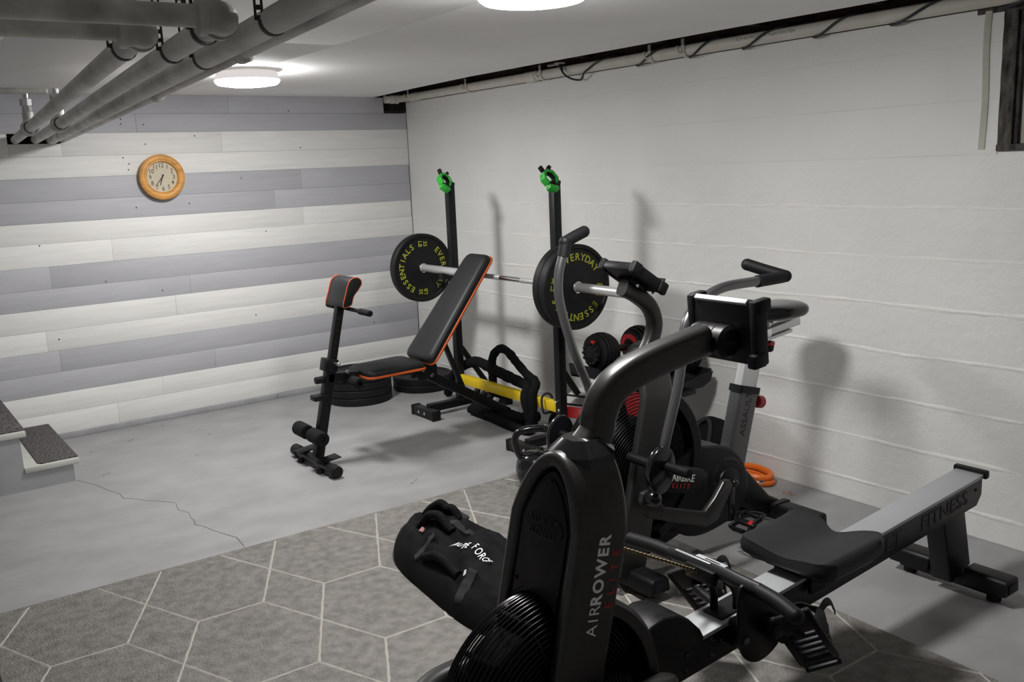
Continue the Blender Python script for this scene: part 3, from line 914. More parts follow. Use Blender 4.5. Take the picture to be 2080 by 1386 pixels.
part('pin', join(cyl((-1.50, YBn - 0.03, 0.555), (-1.49, YBn - 0.065, 0.555), 0.009, 10), ball((-1.488, YBn - 0.07, 0.556), 0.011, 12)), 'chrome', post)
part('leg_lock', bx(-1.625, -1.53, YBn - 0.033, YBn + 0.033, 0.362, 0.392, 0.006), 'black_steel', t)
for y0, y1 in ((YBn + 0.03, YBn + 0.155), (YBn - 0.03, YBn - 0.165)):
    part('foam_roller', lathe([(0.012, 0), (0.034, 0.0), (0.040, 0.006), (0.040, abs(y1 - y0) - 0.006), (0.034, abs(y1 - y0)), (0.012, abs(y1 - y0))], (-1.655, y0, 0.188), (0, y1 - y0, 0), 24), 'foam_black', t)
part('roller_bar', cyl((-1.655, YBn - 0.16, 0.188), (-1.655, YBn + 0.15, 0.188), 0.011, 10), 'black_steel', t)
for y0, y1 in ((YBn + 0.04, YBn + 0.17), (YBn - 0.04, YBn - 0.17)):
    part('leg_roller', lathe([(0.012, 0), (0.026, 0.0), (0.031, 0.006), (0.031, 0.094), (0.026, 0.10), (0.012, 0.10)], (-1.405, y0, 0.445), (0, y1 - y0, 0), 20), 'foam_black', t)
part('seat_frame', beam((-1.53, YBn, 0.475), (-0.90, YBn, 0.425), 0.05, 0.05), 'black_steel', t)
for s in (-1, 1):
    part('hinge_bracket', bx(-0.99, -0.86, YBn + s * 0.033, YBn + s * 0.045, 0.37, 0.45, 0.004), 'black_steel', t)
for x, z in ((-0.955, 0.43), (-0.90, 0.39), (-1.43, 0.50), (-1.40, 0.44)):
    part('bolt', cyl((x, YBn - 0.045, z), (x, YBn - 0.056, z), 0.011, 8, 0.002), 'chrome', t)
def pad(corners, th, name, parent, nrm_hint):
    """upholstered pad from four top corners, with piping round its lower edge"""
    C4 = [Vector(c) for c in corners]
    n = (C4[1] - C4[0]).cross(C4[3] - C4[0]).normalized()
    if n.dot(Vector(nrm_hint)) < 0:
        n = -n
    def outline(inset, rad, d):
        cen = sum(C4, Vector()) / 4
        out = []
        for i in range(4):
            p, a, b = C4[i], C4[i - 1], C4[(i + 1) % 4]
            da, db = (a - p).normalized(), (b - p).normalized()
            q = p + (da + db) * inset
            for j in range(6):
                s = j / 5
                e0, e1 = q + da * rad, q + db * rad
                pt = e0 * (1 - s) ** 2 + q * 2 * s * (1 - s) + e1 * s * s
                out.append(pt - n * d)
        return out
    b = bmesh.new()
    loops = []
    for ins, d in ((0.030, -0.002), (0.012, 0.003), (0.003, 0.012), (0.0, 0.022), (0.0, th - 0.006), (0.004, th)):
        loops.append([b.verts.new(p) for p in outline(ins, 0.045, d)])
    b.faces.new(loops[0])
    m = len(loops[0])
    for l0, l1 in zip(loops, loops[1:]):
        for i in range(m):
            b.faces.new((l0[i], l0[(i + 1) % m], l1[(i + 1) % m], l1[i]))
    b.faces.new(loops[-1][::-1])
    bmesh.ops.recalc_face_normals(b, faces=b.faces)
    o = part(name, b, 'vinyl', parent, angle=0.9)
    part('piping', sweep(outline(-0.001, 0.045, th - 0.010), rrect(0.014, 0.012, 0.005), closed=True, side=n), 'orange_trim', o, 'orange piping')
    part('base_board', sweep([sum(C4, Vector()) / 4 - n * (th - 0.002), sum(C4, Vector()) / 4 - n * (th + 0.012)], [(x * 0.8, y * 0.8) for x, y in [((C4[0] - sum(C4, Vector()) / 4).dot((C4[1] - C4[0]).normalized()), 0.08), ((C4[1] - sum(C4, Vector()) / 4).dot((C4[1] - C4[0]).normalized()), 0.08), ((C4[1] - sum(C4, Vector()) / 4).dot((C4[1] - C4[0]).normalized()), -0.08), ((C4[0] - sum(C4, Vector()) / 4).dot((C4[1] - C4[0]).normalized()), -0.08)]], side=(C4[1] - C4[0])), 'black_plastic', o)
    return o
pad([(-1.345, -1.755, 0.497), (-0.985, -1.765, 0.500), (-0.985, -1.475, 0.500), (-1.345, -1.485, 0.497)], 0.05, 'seat_pad', t, (0, 0, 1))
pad([(-0.975, -1.765, 0.500), (-0.510, -1.735, 1.065), (-0.510, -1.505, 1.065), (-0.975, -1.475, 0.500)], 0.055, 'back_pad', t, (-1, 0, 1))
part('back_frame', beam((-0.90, YBn, 0.43), (-0.52, YBn, 0.90), 0.045, 0.04), 'black_steel', t)
part('back_strut', beam((-0.795, YBn, 0.60), (-0.665, YBn, 0.27), 0.03, 0.026), 'black_steel', t)
sp = part('spine_beam', beam((-0.95, YBn, 0.415), (-0.345, YBn, 0.055), 0.05, 0.055), 'black_steel', t)
for k in range(4):
    x = -0.56 + 0.045 * k
    z = 0.415 + (x + 0.95) * (-0.36 / 0.605)
    part('ladder_tooth', box((x, YBn - 0.0, z + 0.042), (0.016, 0.045, 0.03), 0.003, (0, 0.53, 0)), 'aluminium' if k == 3 else 'black_steel', sp)
rf = part('rear_foot', cyl((-0.36, YBn + 0.17, 0.032), (-0.36, YBn - 0.10, 0.032), 0.025, 18), 'black_steel', t)
for y in (YBn + 0.19, YBn - 0.115):
    part('end_cap', cyl((-0.36, y + 0.025, 0.032), (-0.36, y - 0.03, 0.032), 0.031, 18, 0.006), 'rubber', rf)
# preacher pad: teardrop profile drawn out along the bench's width
prof = [(-1.452, 0.862), (-1.408, 0.868), (-1.398, 0.885), (-1.386, 0.915), (-1.352, 0.952), (-1.336, 0.978), (-1.342, 1.000), (-1.364, 1.012), (-1.392, 1.006), (-1.412, 0.985), (-1.432, 0.930)]
pc = [(p.x, p.y) for p in curve([(a, b, 0) for a, b in prof], 4, True)]
pr_ = part('preacher_pad', prism(pc, 'y', YBn - 0.108, YBn + 0.112, 0.008), 'vinyl', t, angle=0.9)
for y in (YBn - 0.105, YBn + 0.109):
    part('piping', sweep([(a * 1.0, y, b) for a, b in pc], circ(0.0028, 6), closed=True, side=(0, 1, 0)), 'orange_trim', pr_, 'orange piping')
part('handle_bar', join(cyl((-1.395, YBn + 0.185, 0.842), (-1.395, YBn - 0.285, 0.842), 0.011, 12)), 'black_steel', t)
for y0, y1 in ((YBn + 0.115, YBn + 0.21), (YBn - 0.18, YBn - 0.30)):
    part('hand_grip', cyl((-1.395, y0, 0.842), (-1.395, y1, 0.842), 0.0165, 14, 0.004), 'foam_black', t)

# ------------------------------------------------------------------ battle rope over the crossbar
t = root('battle_rope', 'thick black battle rope draped over the yellow crossbar', 'rope', (-0.35, -1.7, 0))
pts = [(-0.30, -0.86, 0.03), (-0.33, -0.95, 0.12), (-0.34, -1.06, 0.235), (-0.35, -1.30, 0.325), (-0.35, -1.45, 0.315), (-0.36, -1.62, 0.295), (-0.36, -1.78, 0.275), (-0.40, -1.93, 0.272), (-0.47, -1.99, 0.235), (-0.46, -2.02, 0.12), (-0.40, -1.95, 0.040), (-0.34, -1.75, 0.035), (-0.33, -1.4, 0.035), (-0.36, -1.3, 0.037), (-0.42, -1.42, 0.036), (-0.40, -1.7, 0.037), (-0.36, -1.95, 0.09)]
q_ = curve(pts, 10)
part('rope_strand', tube(q_, 0.033, 12, scale=[1 + 0.16 * noise.noise(p * 22) + 0.10 * noise.noise(p * 60) for p in q_]), 'rope_black', t, angle=1.5)
pts = [(-0.42, -1.60, 0.045), (-0.37, -1.52, 0.20), (-0.36, -1.50, 0.33), (-0.36, -1.525, 0.405), (-0.36, -1.60, 0.455), (-0.36, -1.68, 0.445), (-0.36, -1.76, 0.395), (-0.36, -1.86, 0.335), (-0.37, -1.96, 0.300), (-0.45, -2.03, 0.245), (-0.465, -2.05, 0.13), (-0.46, -1.98, 0.035), (-0.47, -1.85, 0.032), (-0.45, -1.6, 0.034), (-0.44, -1.35, 0.034)]
q_ = curve(pts, 10)
part('rope_strand', tube(q_, 0.0265, 12, scale=[1 + 0.16 * noise.noise(p * 22) + 0.10 * noise.noise(p * 60) for p in q_]), 'rope_black', t, angle=1.5)
part('tie_strap', tube(curve([(XU - 0.036, -2.13, 0.17), (XU - 0.038, -2.12, 0.25), (XU, -2.115, 0.272), (XU + 0.036, -2.12, 0.25), (XU + 0.03, -2.13, 0.17), (XU, -2.135, 0.165)], 4, True), 0.007, 8, True), 'webbing', t)
part('rope_stub', cyl((-0.30, -1.36, 0.31), (-0.26, -1.43, 0.40), 0.016, 10), 'rubber', t)

# ------------------------------------------------------------------ adjustable dumbbells on their stand
t = root('dumbbell_stand', 'black stand holding two adjustable dumbbells by the block wall', 'dumbbell stand', (-0.3, -2.85, 0))
for y in (-2.62, -2.94):
    tr = part('tray', prism([(-0.56, 0.535), (-0.545, 0.475), (-0.47, 0.445), (-0.16, 0.432), (-0.10, 0.455), (-0.075, 0.51), (-0.09, 0.51), (-0.11, 0.47), (-0.17, 0.458), (-0.46, 0.468), (-0.53, 0.49), (-0.545, 0.535)], 'y', y - 0.115, y + 0.115, 0.003), 'black_plastic', t)
    for s in (-1, 1):
        part('tray_side', prism([(-0.555, 0.53), (-0.54, 0.46), (-0.46, 0.436), (-0.16, 0.428), (-0.10, 0.45), (-0.08, 0.50), (-0.12, 0.495), (-0.3, 0.478), (-0.48, 0.495)], 'y', y + s * 0.115, y + s * 0.127, 0.002), 'black_plastic', tr)
for y in (-2.66, -2.95):
    part('post', prism([(-0.34, 0.04), (-0.26, 0.04), (-0.25, 0.44), (-0.33, 0.44)], 'y', y - 0.03, y + 0.03, 0.004), 'black_steel', t)
    part('base_foot', bx(-0.56, -0.05, y - 0.035, y + 0.035, 0.0, 0.045, 0.006), 'black_steel', t)
part('cross_brace', bx(-0.315, -0.275, -2.94, -2.68, 0.20, 0.25, 0.004), 'black_steel', t)
part('top_rail', bx(-0.36, -0.24, -3.10, -2.51, 0.415, 0.436, 0.004), 'black_steel', t)
def dumbbell(y, label):
    z = 0.592
    t = root('adjustable_dumbbell', label, 'dumbbell', (-0.30, y, z - 0.1), 'adjustable dumbbells on the stand')
    part('handle', lathe([(0.012, -0.14), (0.016, -0.07), (0.019, 0), (0.016, 0.07), (0.012, 0.14)], (-0.30, y, z), (1, 0, 0), 16), 'rubber', t)
    for s in (-1, 1):
        for k, (r, th) in enumerate(((0.078, 0.013), (0.092, 0.017), (0.100, 0.018), (0.103, 0.018), (0.100, 0.018), (0.094, 0.017))):
            h0 = 0.066 + 0.0205 * k
            n = 12
            b = lathe([(0.02, 0), (r - 0.008, 0.0), (r, 0.005), (r, th - 0.005), (r - 0.008, th), (0.02, th)], (-0.30 + s * h0, y, z), (s, 0, 0), 28)
            part('weight_disc', b, 'rubber', t)
        dl = part('selector_dial', lathe([(0, 0.022), (0.052, 0.022), (0.062, 0.016), (0.064, 0.0), (0, 0.0)], (-0.30 + s * 0.190, y, z), (s, 0, 0), 12), 'black_plastic', t)
        part('dial_marker', box((-0.30 + s * 0.203, y - 0.012, z + 0.062), (0.016, 0.026, 0.014), 0.003), 'bright_red', dl, 'red dial marker')
        part('red_insert', lathe([(0.040, 0), (0.066, 0), (0.066, 0.004), (0.040, 0.004)], (-0.30 + s * 0.062, y, z), (s, 0, 0), 24), 'red', dl, 'red inner ring')
        part('dial_knurl', join(*[cyl((-0.30 + s * 0.196, y + 0.058 * math.cos(a), z + 0.058 * math.sin(a)), (-0.30 + s * 0.218, y + 0.050 * math.cos(a), z + 0.050 * math.sin(a)), 0.009, 8) for a in [i * PI / 6 for i in range(12)]]), 'black_plastic', dl)
dumbbell(-2.62, 'black adjustable dumbbell in the tray beside the rack upright')
dumbbell(-2.94, 'black adjustable dumbbell in the tray hidden behind the exercise bike')

# ------------------------------------------------------------------ small things by the wall
t = root('medicine_ball', 'white and red ball on the floor behind the rack upright', 'ball', (-0.23, -2.235, 0))
part('ball_shell', ball((-0.23, -2.235, 0.146), 0.146, 28), 'ball_white', t)
part('red_band', lathe([(0.138, -0.035), (0.1485, -0.030), (0.1470, 0.022), (0.142, 0.030)], (-0.23, -2.235, 0.146), (0.25, 0.1, 1), 40), 'red', t, 'red band round the ball')
for a, h in (((0.25, 0.1, 1), 0.092), ((0.25, 0.1, 1), 0.042)):
    R_ = math.sqrt(0.1475 ** 2 - h * h)
    part('black_seam', ring(V(-0.23, -2.235, 0.146) + Vector(a).normalized() * h, R_, 0.006, a, 40, 6), 'rubber', t)
t = root('ab_wheel', 'black and red ab wheel on the floor by the rack foot', 'ab wheel', (-0.27, -2.06, 0))
for y in (-2.035, -2.095):
    w = part('wheel', lathe([(0.02, -0.016), (0.060, -0.016), (0.066, -0.008), (0.066, 0.008), (0.060, 0.016), (0.02, 0.016)], (-0.27, y, 0.066), (0, 1, 0), 32), 'rubber', t)
    part('rim_ring', lathe([(0.036, -0.019), (0.046, -0.018), (0.046, 0.018), (0.036, 0.019)], (-0.27, y, 0.066), (0, 1, 0), 28), 'bright_red', w)
part('axle', cyl((-0.27, -1.97, 0.066), (-0.27, -2.155, 0.066), 0.013, 14), 'black_plastic', t)
t = root('gym_bag', 'dark bag slumped against the block wall behind the bike', 'bag', (-0.15, -3.13, 0))
b = ball((-0.16, -3.13, 0.14), 0.14, 28, (0.75, 1.0, 1.0))
for v in b.verts:
    d = noise.noise(v.co * 9) * 0.025
    v.co += (v.co - V(-0.16, -3.13, 0.14)).normalized() * d
    v.co.z = max(v.co.z, 0.0)
    v.co.x = min(v.co.x, -0.045)
part('bag_body', b, 'canvas_black', t)
part('bag_strap', tube(curve([(-0.27, -3.05, 0.10), (-0.255, -3.08, 0.20), (-0.22, -3.10, 0.265), (-0.2, -3.13, 0.285), (-0.22, -3.17, 0.26), (-0.255, -3.19, 0.18)], 5), 0.011, 8), 'webbing', t)
part('bag_buckle', bx(-0.285, -0.262, -3.075, -3.035, 0.13, 0.16, 0.004), 'chrome', t)
t = root('orange_hose', 'coiled orange tube loop on the floor by the block wall', 'hose', (-0.12, -3.37, 0))
for k in range(2):
    c = V(-0.118 - 0.006 * k, -3.352 + 0.004 * k, 0.017 + 0.030 * k)
    pts = [c + V(0.066 * math.cos(a) * (1 if abs(math.cos(a)) < 0.9 else 0.97), 0.105 * math.sin(a), 0.004 * math.sin(2 * a + k)) for a in [2 * PI * i / 28 for i in range(28)]]
    part('tube_loop', tube(pts, 0.0155, 10, True), 'orange', t)
part('end_fitting', cyl((-0.17, -3.43, 0.030), (-0.155, -3.45, 0.030), 0.012, 10), 'chrome', t)

# ------------------------------------------------------------------ kettlebell
KX, KY, K0 = -0.968, -2.715, 0.011
t = root('kettlebell', 'glossy black kettlebell at the edge of the rug', 'kettlebell', (KX, KY, K0))
part('bell', lathe([(0, 0), (0.055, 0.0), (0.078, 0.025), (0.093, 0.065), (0.096, 0.095), (0.088, 0.135), (0.066, 0.168), (0.03, 0.184), (0, 0.188)], (KX, KY, K0), (0, 0, 1), 40), 'gloss_black', t)
kd = V(0.86, -0.5, 0).normalized()
hp = [V(KX, KY, K0) + kd * a + V(0, 0, z) for a, z in ((-0.055, 0.135), (-0.082, 0.185), (-0.094, 0.235), (-0.082, 0.276), (-0.045, 0.292), (0.0, 0.296), (0.045, 0.292), (0.082, 0.276), (0.094, 0.235), (0.082, 0.185), (0.055, 0.135))]
part('handle', tube(curve(hp, 4), 0.0175, 12), 'gloss_black', t)

# ------------------------------------------------------------------ sandbag
SX, SY, SR, SLn, SH = -1.775, -3.365, 0.205, 0.50, 0.185
def sand_w(s):
    """half width along the bag, s from -1 (far end) to 1"""
    return SR * max(0.0, 1 - abs(s) ** 3.4) ** 0.5
def sand_c(s):
    return SX - 0.045 * s - 0.02 * s * s
def sand_z(u, s):
    """surface height over local coordinates u (across) and s (along)"""
    e = max(0.0, 1 - abs(u) ** 2.4) ** 0.5 * max(0.0, 1 - abs(s) ** 4) ** 0.5
    p = V(u * 3.1, s * 5.0, 0.3)
    wr = noise.noise(p) * 0.024 + noise.noise(p * 2.3) * 0.016 + noise.noise(p * 5.0) * 0.006
    fold = (0.020 if s < 0 else 0.012) * math.sin(11 * s + 5 * u + 3.0 * noise.noise(p * 0.8)) * (1 - u * u)
    return 0.012 + (SH * (0.92 - 0.10 * s) + wr + fold) * e
def sand_pt(u, s, d=0.0):
    s_ = max(-0.999, min(0.999, s))
    return V(sand_c(s_) + u * sand_w(s_), SY - s * SLn, sand_z(u, s_) + d)
t = root('sandbag', 'black canvas training sandbag with white lettering on the rug', 'sandbag', (SX, SY, 0.011))
b = bmesh.new()
NU, NS = 44, 72
g = []
for i in range(NS + 1):
    s = -math.cos(PI * i / NS)
    row = [b.verts.new(sand_pt(-math.cos(PI * j / NU), s)) for j in range(NU + 1)]
    g.append(row)
for i in range(NS):
    for j in range(NU):
        try:
            b.faces.new((g[i][j], g[i][j + 1], g[i + 1][j + 1], g[i + 1][j]))
        except ValueError:
            pass
bmesh.ops.remove_doubles(b, verts=b.verts, dist=0.0004)
bmesh.ops.holes_fill(b, edges=[e for e in b.edges if e.is_boundary], sides=0)
bmesh.ops.recalc_face_normals(b, faces=b.faces)
part('bag_shell', b, 'canvas_black', t, angle=1.2)
def web(pts, w, name='webbing_strap', lift=0.006):
    """webbing strip laid over the bag through (u, s) points"""
    q = curve([(u, s, 0) for u, s in pts], 8)
    P3 = [sand_pt(p.x, p.y, lift) for p in q]
    b = bmesh.new()
    rows = []
    for i, p in enumerate(P3):
        tg = (P3[min(i + 1, len(P3) - 1)] - P3[max(i - 1, 0)]).normalized()
        sd = tg.cross(V(0, 0, 1)).normalized() * w / 2
        rows.append([b.verts.new(p - sd), b.verts.new(p + sd), b.verts.new(p + sd - V(0, 0, 0.008)), b.verts.new(p - sd - V(0, 0, 0.008))])
    for a, c in zip(rows, rows[1:]):
        for k in range(4):
            b.faces.new((a[k], a[(k + 1) % 4], c[(k + 1) % 4], c[k]))
    b.faces.new(rows[0]); b.faces.new(rows[-1][::-1])
    bmesh.ops.recalc_face_normals(b, faces=b.faces)
    part(name, b, 'webbing', t)
web([(-0.88, -0.30), (-0.70, -0.27), (-0.50, -0.24)], 0.045)
web([(-0.05, -0.30), (0.10, -0.20), (0.28, -0.14)], 0.040)
web([(0.30, -0.62), (0.48, -0.54), (0.58, -0.46)], 0.040)
web([(-0.94, 0.46), (-0.75, 0.43), (-0.55, 0.42)], 0.045)
web([(0.10, 0.56), (0.35, 0.54), (0.6, 0.53)], 0.045)
def grip(s0, s1, u0, u1, hgt):
    """padded carry handle arching off the bag"""
    pts = []
    for k in range(7):
        f = k / 6
        p = sand_pt(u0 + (u1 - u0) * f, s0 + (s1 - s0) * f, 0.004 + hgt * math.sin(PI * f))
        pts.append(p)
    part('carry_handle', tube(curve(pts, 4), 0.017, 10, scale=None), 'canvas_black', t)
grip(-0.58, -0.14, -0.42, -0.22, 0.030)
grip(-0.78, -0.40, 0.05, 0.30, 0.022)
grip(-0.20, 0.30, -0.80, -0.70, 0.024)
part('care_label', xf(box((0, 0, 0), (0.028, 0.018, 0.003), 0.001), Matrix.Translation(sand_pt(-0.50, -0.45, 0.012)) @ Euler((0.3, -0.2, 0.5)).to_matrix().to_4x4()), 'label_pink', t, 'small faded pink label')
def bag_word(word, size, start, direc, step, m, label=None, bold=0.006, squash=0.62, name='print_lettering'):
    """letters laid one by one on the bag's surface, reading along direc in plan"""
    r0 = Vector((direc[0], direc[1], 0)).normalized()
    def surf(x, y):
        s_ = max(-0.98, min(0.98, (SY - y) / SLn))
        u_ = max(-0.97, min(0.97, (x - sand_c(s_)) / max(sand_w(s_), 0.02)))
        return sand_z(u_, s_)
    bs = []
    for k, ch in enumerate(word):
        x, y = start[0] + r0.x * step * k, start[1] + r0.y * step * k
        up0 = V(-r0.y, r0.x, 0)
        h = size * 0.45
        zr = (surf(x + r0.x * h, y + r0.y * h) - surf(x - r0.x * h, y - r0.y * h)) / (2 * h)
        zu = (surf(x + up0.x * h, y + up0.y * h) - surf(x - up0.x * h, y - up0.y * h)) / (2 * h)
        top = max(surf(x, y), (surf(x + r0.x * h, y + r0.y * h) + surf(x - r0.x * h, y - r0.y * h)) / 2, (surf(x + up0.x * h, y + up0.y * h) + surf(x - up0.x * h, y - up0.y * h)) / 2)
        bs.append(text_bm(ch, size, 0.0006, bold, r0 + V(0, 0, zr), up0 + r0 * 0.25 + V(0, 0, zu), (x, y, top + 0.006), squash=squash))
    part(name, join(*bs), m, t, label)
bag_word('BRUTE', 0.046, (-1.862, -3.370), (0.22, -0.975), 0.0195, 'white_print', 'white lettering BRUTE')
bag_word('FORCE', 0.046, (-1.838, -3.485), (0.05, -1.0), 0.0195, 'white_print', 'white lettering FORCE')
bag_word('B', 0.040, (-1.925, -3.545), (0.5, -0.86), 0.02, 'white_print', 'small white emblem', name='side_emblem')

# ------------------------------------------------------------------ shared builders for the two air machines
def fan_profile(R, half, r_in, step):
    """rounded cage profile (r, y) from the rim's middle to the hub, evenly spaced"""
    P = []
    for i in range(401):
        a = PI / 2 * i / 400
        P.append((R * math.cos(a) ** 0.55, half * math.sin(a) ** 0.75))
    out, acc = [(P[0])], step
    d = 0.0
    for (r0, y0), (r1, y1) in zip(P, P[1:]):
        d += math.hypot(r1 - r0, y1 - y0)
        if d >= acc:
            out.append((r1, y1))
            acc += step
        if r1 < r_in:
            break
    return out

def make_fan(t, cx, cy, cz, R, half, step=0.0115, red=(), drum=0.80):
    prof = fan_profile(R, half, 0.06, step)
    bs = []
    for k, (r, y) in enumerate(prof):
        for s in ((0,) if k == 0 else (-1, 1)):
            bs.append(ring((cx, cy + s * y, cz), r, 0.0021, (0, 1, 0), 72, 5))
    cage = part('fan_cage', join(*bs), 'wire_black', t, 'black wire fan cage')
    bs = []
    for s in (-1, 1):
        for k in range(8):
            a = 2 * PI * k / 8 + 0.3
            bs.append(tube([(cx + (r - 0.004) * math.cos(a), cy + s * (y - 0.003), cz + (r - 0.004) * math.sin(a)) for r, y in prof[::2]], 0.0028, 5))
    part('cage_spokes', join(*bs), 'wire_black', cage)
    part('cage_hub', join(*[lathe([(0, 0.012), (0.05, 0.010), (0.062, 0.002), (0.062, -0.012), (0, -0.012)], (cx, cy + s * half, cz), (0, s, 0), 28) for s in (-1, 1)]), 'black_plastic', cage)
    rd, hd_ = R * drum, half * 0.62
    wheel = part('fan_wheel', lathe([(0, -hd_), (rd - 0.02, -hd_), (rd, -hd_ + 0.02), (rd, hd_ - 0.02), (rd - 0.02, hd_), (0, hd_)], (cx, cy, cz), (0, 1, 0), 48), 'dark_wheel', t)
    for k in range(12):
        a = 2 * PI * k / 12 + 0.27
        M = Matrix.Translation((cx, cy, cz)) @ Matrix.Rotation(-a, 4, 'Y')
        part('blade', xf(box(((0.10 + R - 0.03) / 2, 0, 0), (R - 0.13, half * 1.40, 0.012), 0.002, (0.10, 0, 0)), M), 'fan_red' if k in red else 'dark_wheel', wheel)
    part('axle', cyl((cx, cy - half - 0.02, cz), (cx, cy + half + 0.02, cz), 0.012, 14), 'chrome', wheel)
    return cage

def arc_solid(cx, cz, prof, a0, a1, n=36):
    """closed (r, y) outline turned about the machine's cross axis from angle a0 to a1"""
    b = bmesh.new()
    rings = []
    for i in range(n + 1):
        a = a0 + (a1 - a0) * i / n
        rings.append([b.verts.new((cx + r * math.cos(a), y, cz + r * math.sin(a))) for r, y in prof])
    m = len(prof)
    for p, q in zip(rings, rings[1:]):
        for j in range(m):
            b.faces.new((p[j], p[(j + 1) % m], q[(j + 1) % m], q[j]))
    b.faces.new(rings[0][::-1]); b.faces.new(rings[-1])
    bmesh.ops.recalc_face_normals(b, faces=b.faces)
    return b

def fender(cx, cy, cz, R, w, lip, a0, a1):
    pr = [(R - lip, cy - w), (R - 0.006, cy - w), (R + 0.004, cy - w + 0.008), (R + 0.006, cy), (R + 0.004, cy + w - 0.008), (R - 0.006, cy + w), (R - lip, cy + w),
          (R - lip, cy + w - 0.005), (R - 0.008, cy + w - 0.006), (R - 0.001, cy), (R - 0.008, cy - w + 0.006), (R - lip, cy - w + 0.005)]
    return arc_solid(cx, cz, pr, math.radians(a0), math.radians(a1))

def arch(cxf, cy, half, z_bot, z_spring, z_apex, depth, th, d_bot=None):
    """leaning inverted-U frame member over the fan"""
    pts = []
    for i in range(9):
        z = z_bot + (z_spring - z_bot) * i / 9
        pts.append((cxf(z), cy - half, z))
    n = 20
    for i in range(n + 1):
        a = PI * i / n
        z = z_spring + (z_apex - z_spring) * max(0.0, 1 - abs(math.cos(a)) ** 1.9) ** 0.72
        pts.append((cxf(z), cy - half * math.cos(a), z))
    for i in range(8, -1, -1):
        z = z_bot + (z_spring - z_bot) * i / 9
        pts.append((cxf(z), cy + half, z))
    sc = None
    return sweep(pts, rrect(depth, th, 0.016, 4), side=(1, 0, 0), scale=sc)

def frustum(p0, z0, p1, z1):
    b = bmesh.new()
    lo = [b.verts.new((x, y, z0)) for x, y in p0]
    hi = [b.verts.new((x, y, z1)) for x, y in p1]
    n = len(lo)
    b.faces.new(lo[::-1]); b.faces.new(hi)
    for i in range(n):
        b.faces.new((lo[i], lo[(i + 1) % n], hi[(i + 1) % n], hi[i]))
    bmesh.ops.recalc_face_normals(b, faces=b.faces)
    return b

def hex_cap(cx, cy, z0, z1, z2, hx, hy):
    def poly(f, fx=1.0):
        return [(cx + hx * f * fx, cy + hy * f * 0.45), (cx + hx * f * 0.5, cy + hy * f), (cx - hx * f * 0.5, cy + hy * f), (cx - hx * f * fx, cy + hy * f * 0.45), (cx - hx * f * fx, cy - hy * f * 0.45), (cx - hx * f * 0.5, cy - hy * f), (cx + hx * f * 0.5, cy - hy * f), (cx + hx * f * fx, cy - hy * f * 0.45)]
    b = join(frustum(poly(0.97), z0, poly(1.0), z1), frustum(poly(1.0), z1, poly(0.55), z2))
    return b

def cross_foot(t, xc, yc, half, name, fold=0.045, z0=0.0):
    """steel crossbar with two fat plastic covers and rubber pads"""
    f = part(name, bx(xc - 0.026, xc + 0.026, yc - half + 0.03, yc + half - 0.03, 0.022, 0.062, 0.004), 'black_steel', t)
    for s in (-1, 1):
        y0, y1 = yc + s * fold, yc + s * half
        part('foot_cover', prism([(xc - 0.050, 0.040), (xc - 0.044, 0.088), (xc - 0.032, 0.099), (xc + 0.032, 0.099), (xc + 0.044, 0.088), (xc + 0.050, 0.040)], 'y', min(y0, y1), max(y0, y1), 0.006), 'black_plastic', f)
        part('end_ridge', prism([(xc - 0.030, 0.050), (xc - 0.028, 0.080), (xc + 0.028, 0.080), (xc + 0.030, 0.050)], 'y', min(y1, y1 + s * 0.004), max(y1, y1 + s * 0.004), 0.001), 'rubber', f)
        part('foot_pad', cyl((xc, yc + s * (half - 0.06), z0), (xc, yc + s * (half - 0.06), 0.026), 0.024, 16), 'rubber', f)
    return f

# ------------------------------------------------------------------ rowing machine
YC = -4.53
t = root('rowing_machine', 'dark grey air rowing machine in the foreground', 'rowing machine', (-1.35, YC, 0))
def rail_z(x):
    return 0.314 + (x + 1.84) * 0.0655
x0, x1 = -2.22, -0.372
rail = part('rail_beam', prism([(x0, rail_z(x0) - 0.105), (x0, rail_z(x0) - 0.012), (x1, rail_z(x1) - 0.008), (x1, rail_z(x1) - 0.075), (x1 - 0.03, rail_z(x1) - 0.11), (-1.9, rail_z(-1.9) - 0.100)], 'y', YC - 0.047, YC + 0.047, 0.003), 'black_steel', t)
part('rail_track', prism([(-1.93, rail_z(-1.93) - 0.012), (-1.93, rail_z(-1.93)), (x1, rail_z(x1)), (x1, rail_z(x1) - 0.012)], 'y', YC - 0.051, YC + 0.051, 0.002), 'alu_rail', t, 'silver aluminium track')
part('end_stop', box((x1 + 0.010, YC, rail_z(x1) - 0.002), (0.026, 0.122, 0.030), 0.006, (0, -0.07, 0)), 'black_plastic', t)
for s, x in (('ASSAULT', -1.06), ('FITNESS', -0.62)):
    part('rail_lettering', text_bm(s, 0.072, 0.0006, 0.006, (1, 0, 0.0655), (0, 0, 1), (x, YC - 0.0476, rail_z(x) - 0.056), spacing=1.08, squash=1.12), 'gloss_text', rail, 'black on black lettering ' + s)
part('rail_hole', cyl((-0.415, YC - 0.0468, rail_z(-0.415) - 0.045), (-0.415, YC - 0.048, rail_z(-0.415) - 0.045), 0.006, 12, 0.0004), 'dark_gap', rail)
for x, dz in ((-1.90, 0.030), (-1.80, 0.027), (-1.90, 0.078), (-1.80, 0.075), (-1.76, 0.050)):
    part('bolt', lathe([(0, 0.006), (0.006, 0.005), (0.009, 0.0)], (x, YC - 0.047, rail_z(x) - dz), (0, -1, 0), 14), 'gloss_black', rail)
part('bolt', lathe([(0, 0.007), (0.006, 0.005), (0.008, 0.0)], (-1.985, YC - 0.047, rail_z(-1.985) - 0.045), (0, -1, 0), 12), 'chrome', rail)
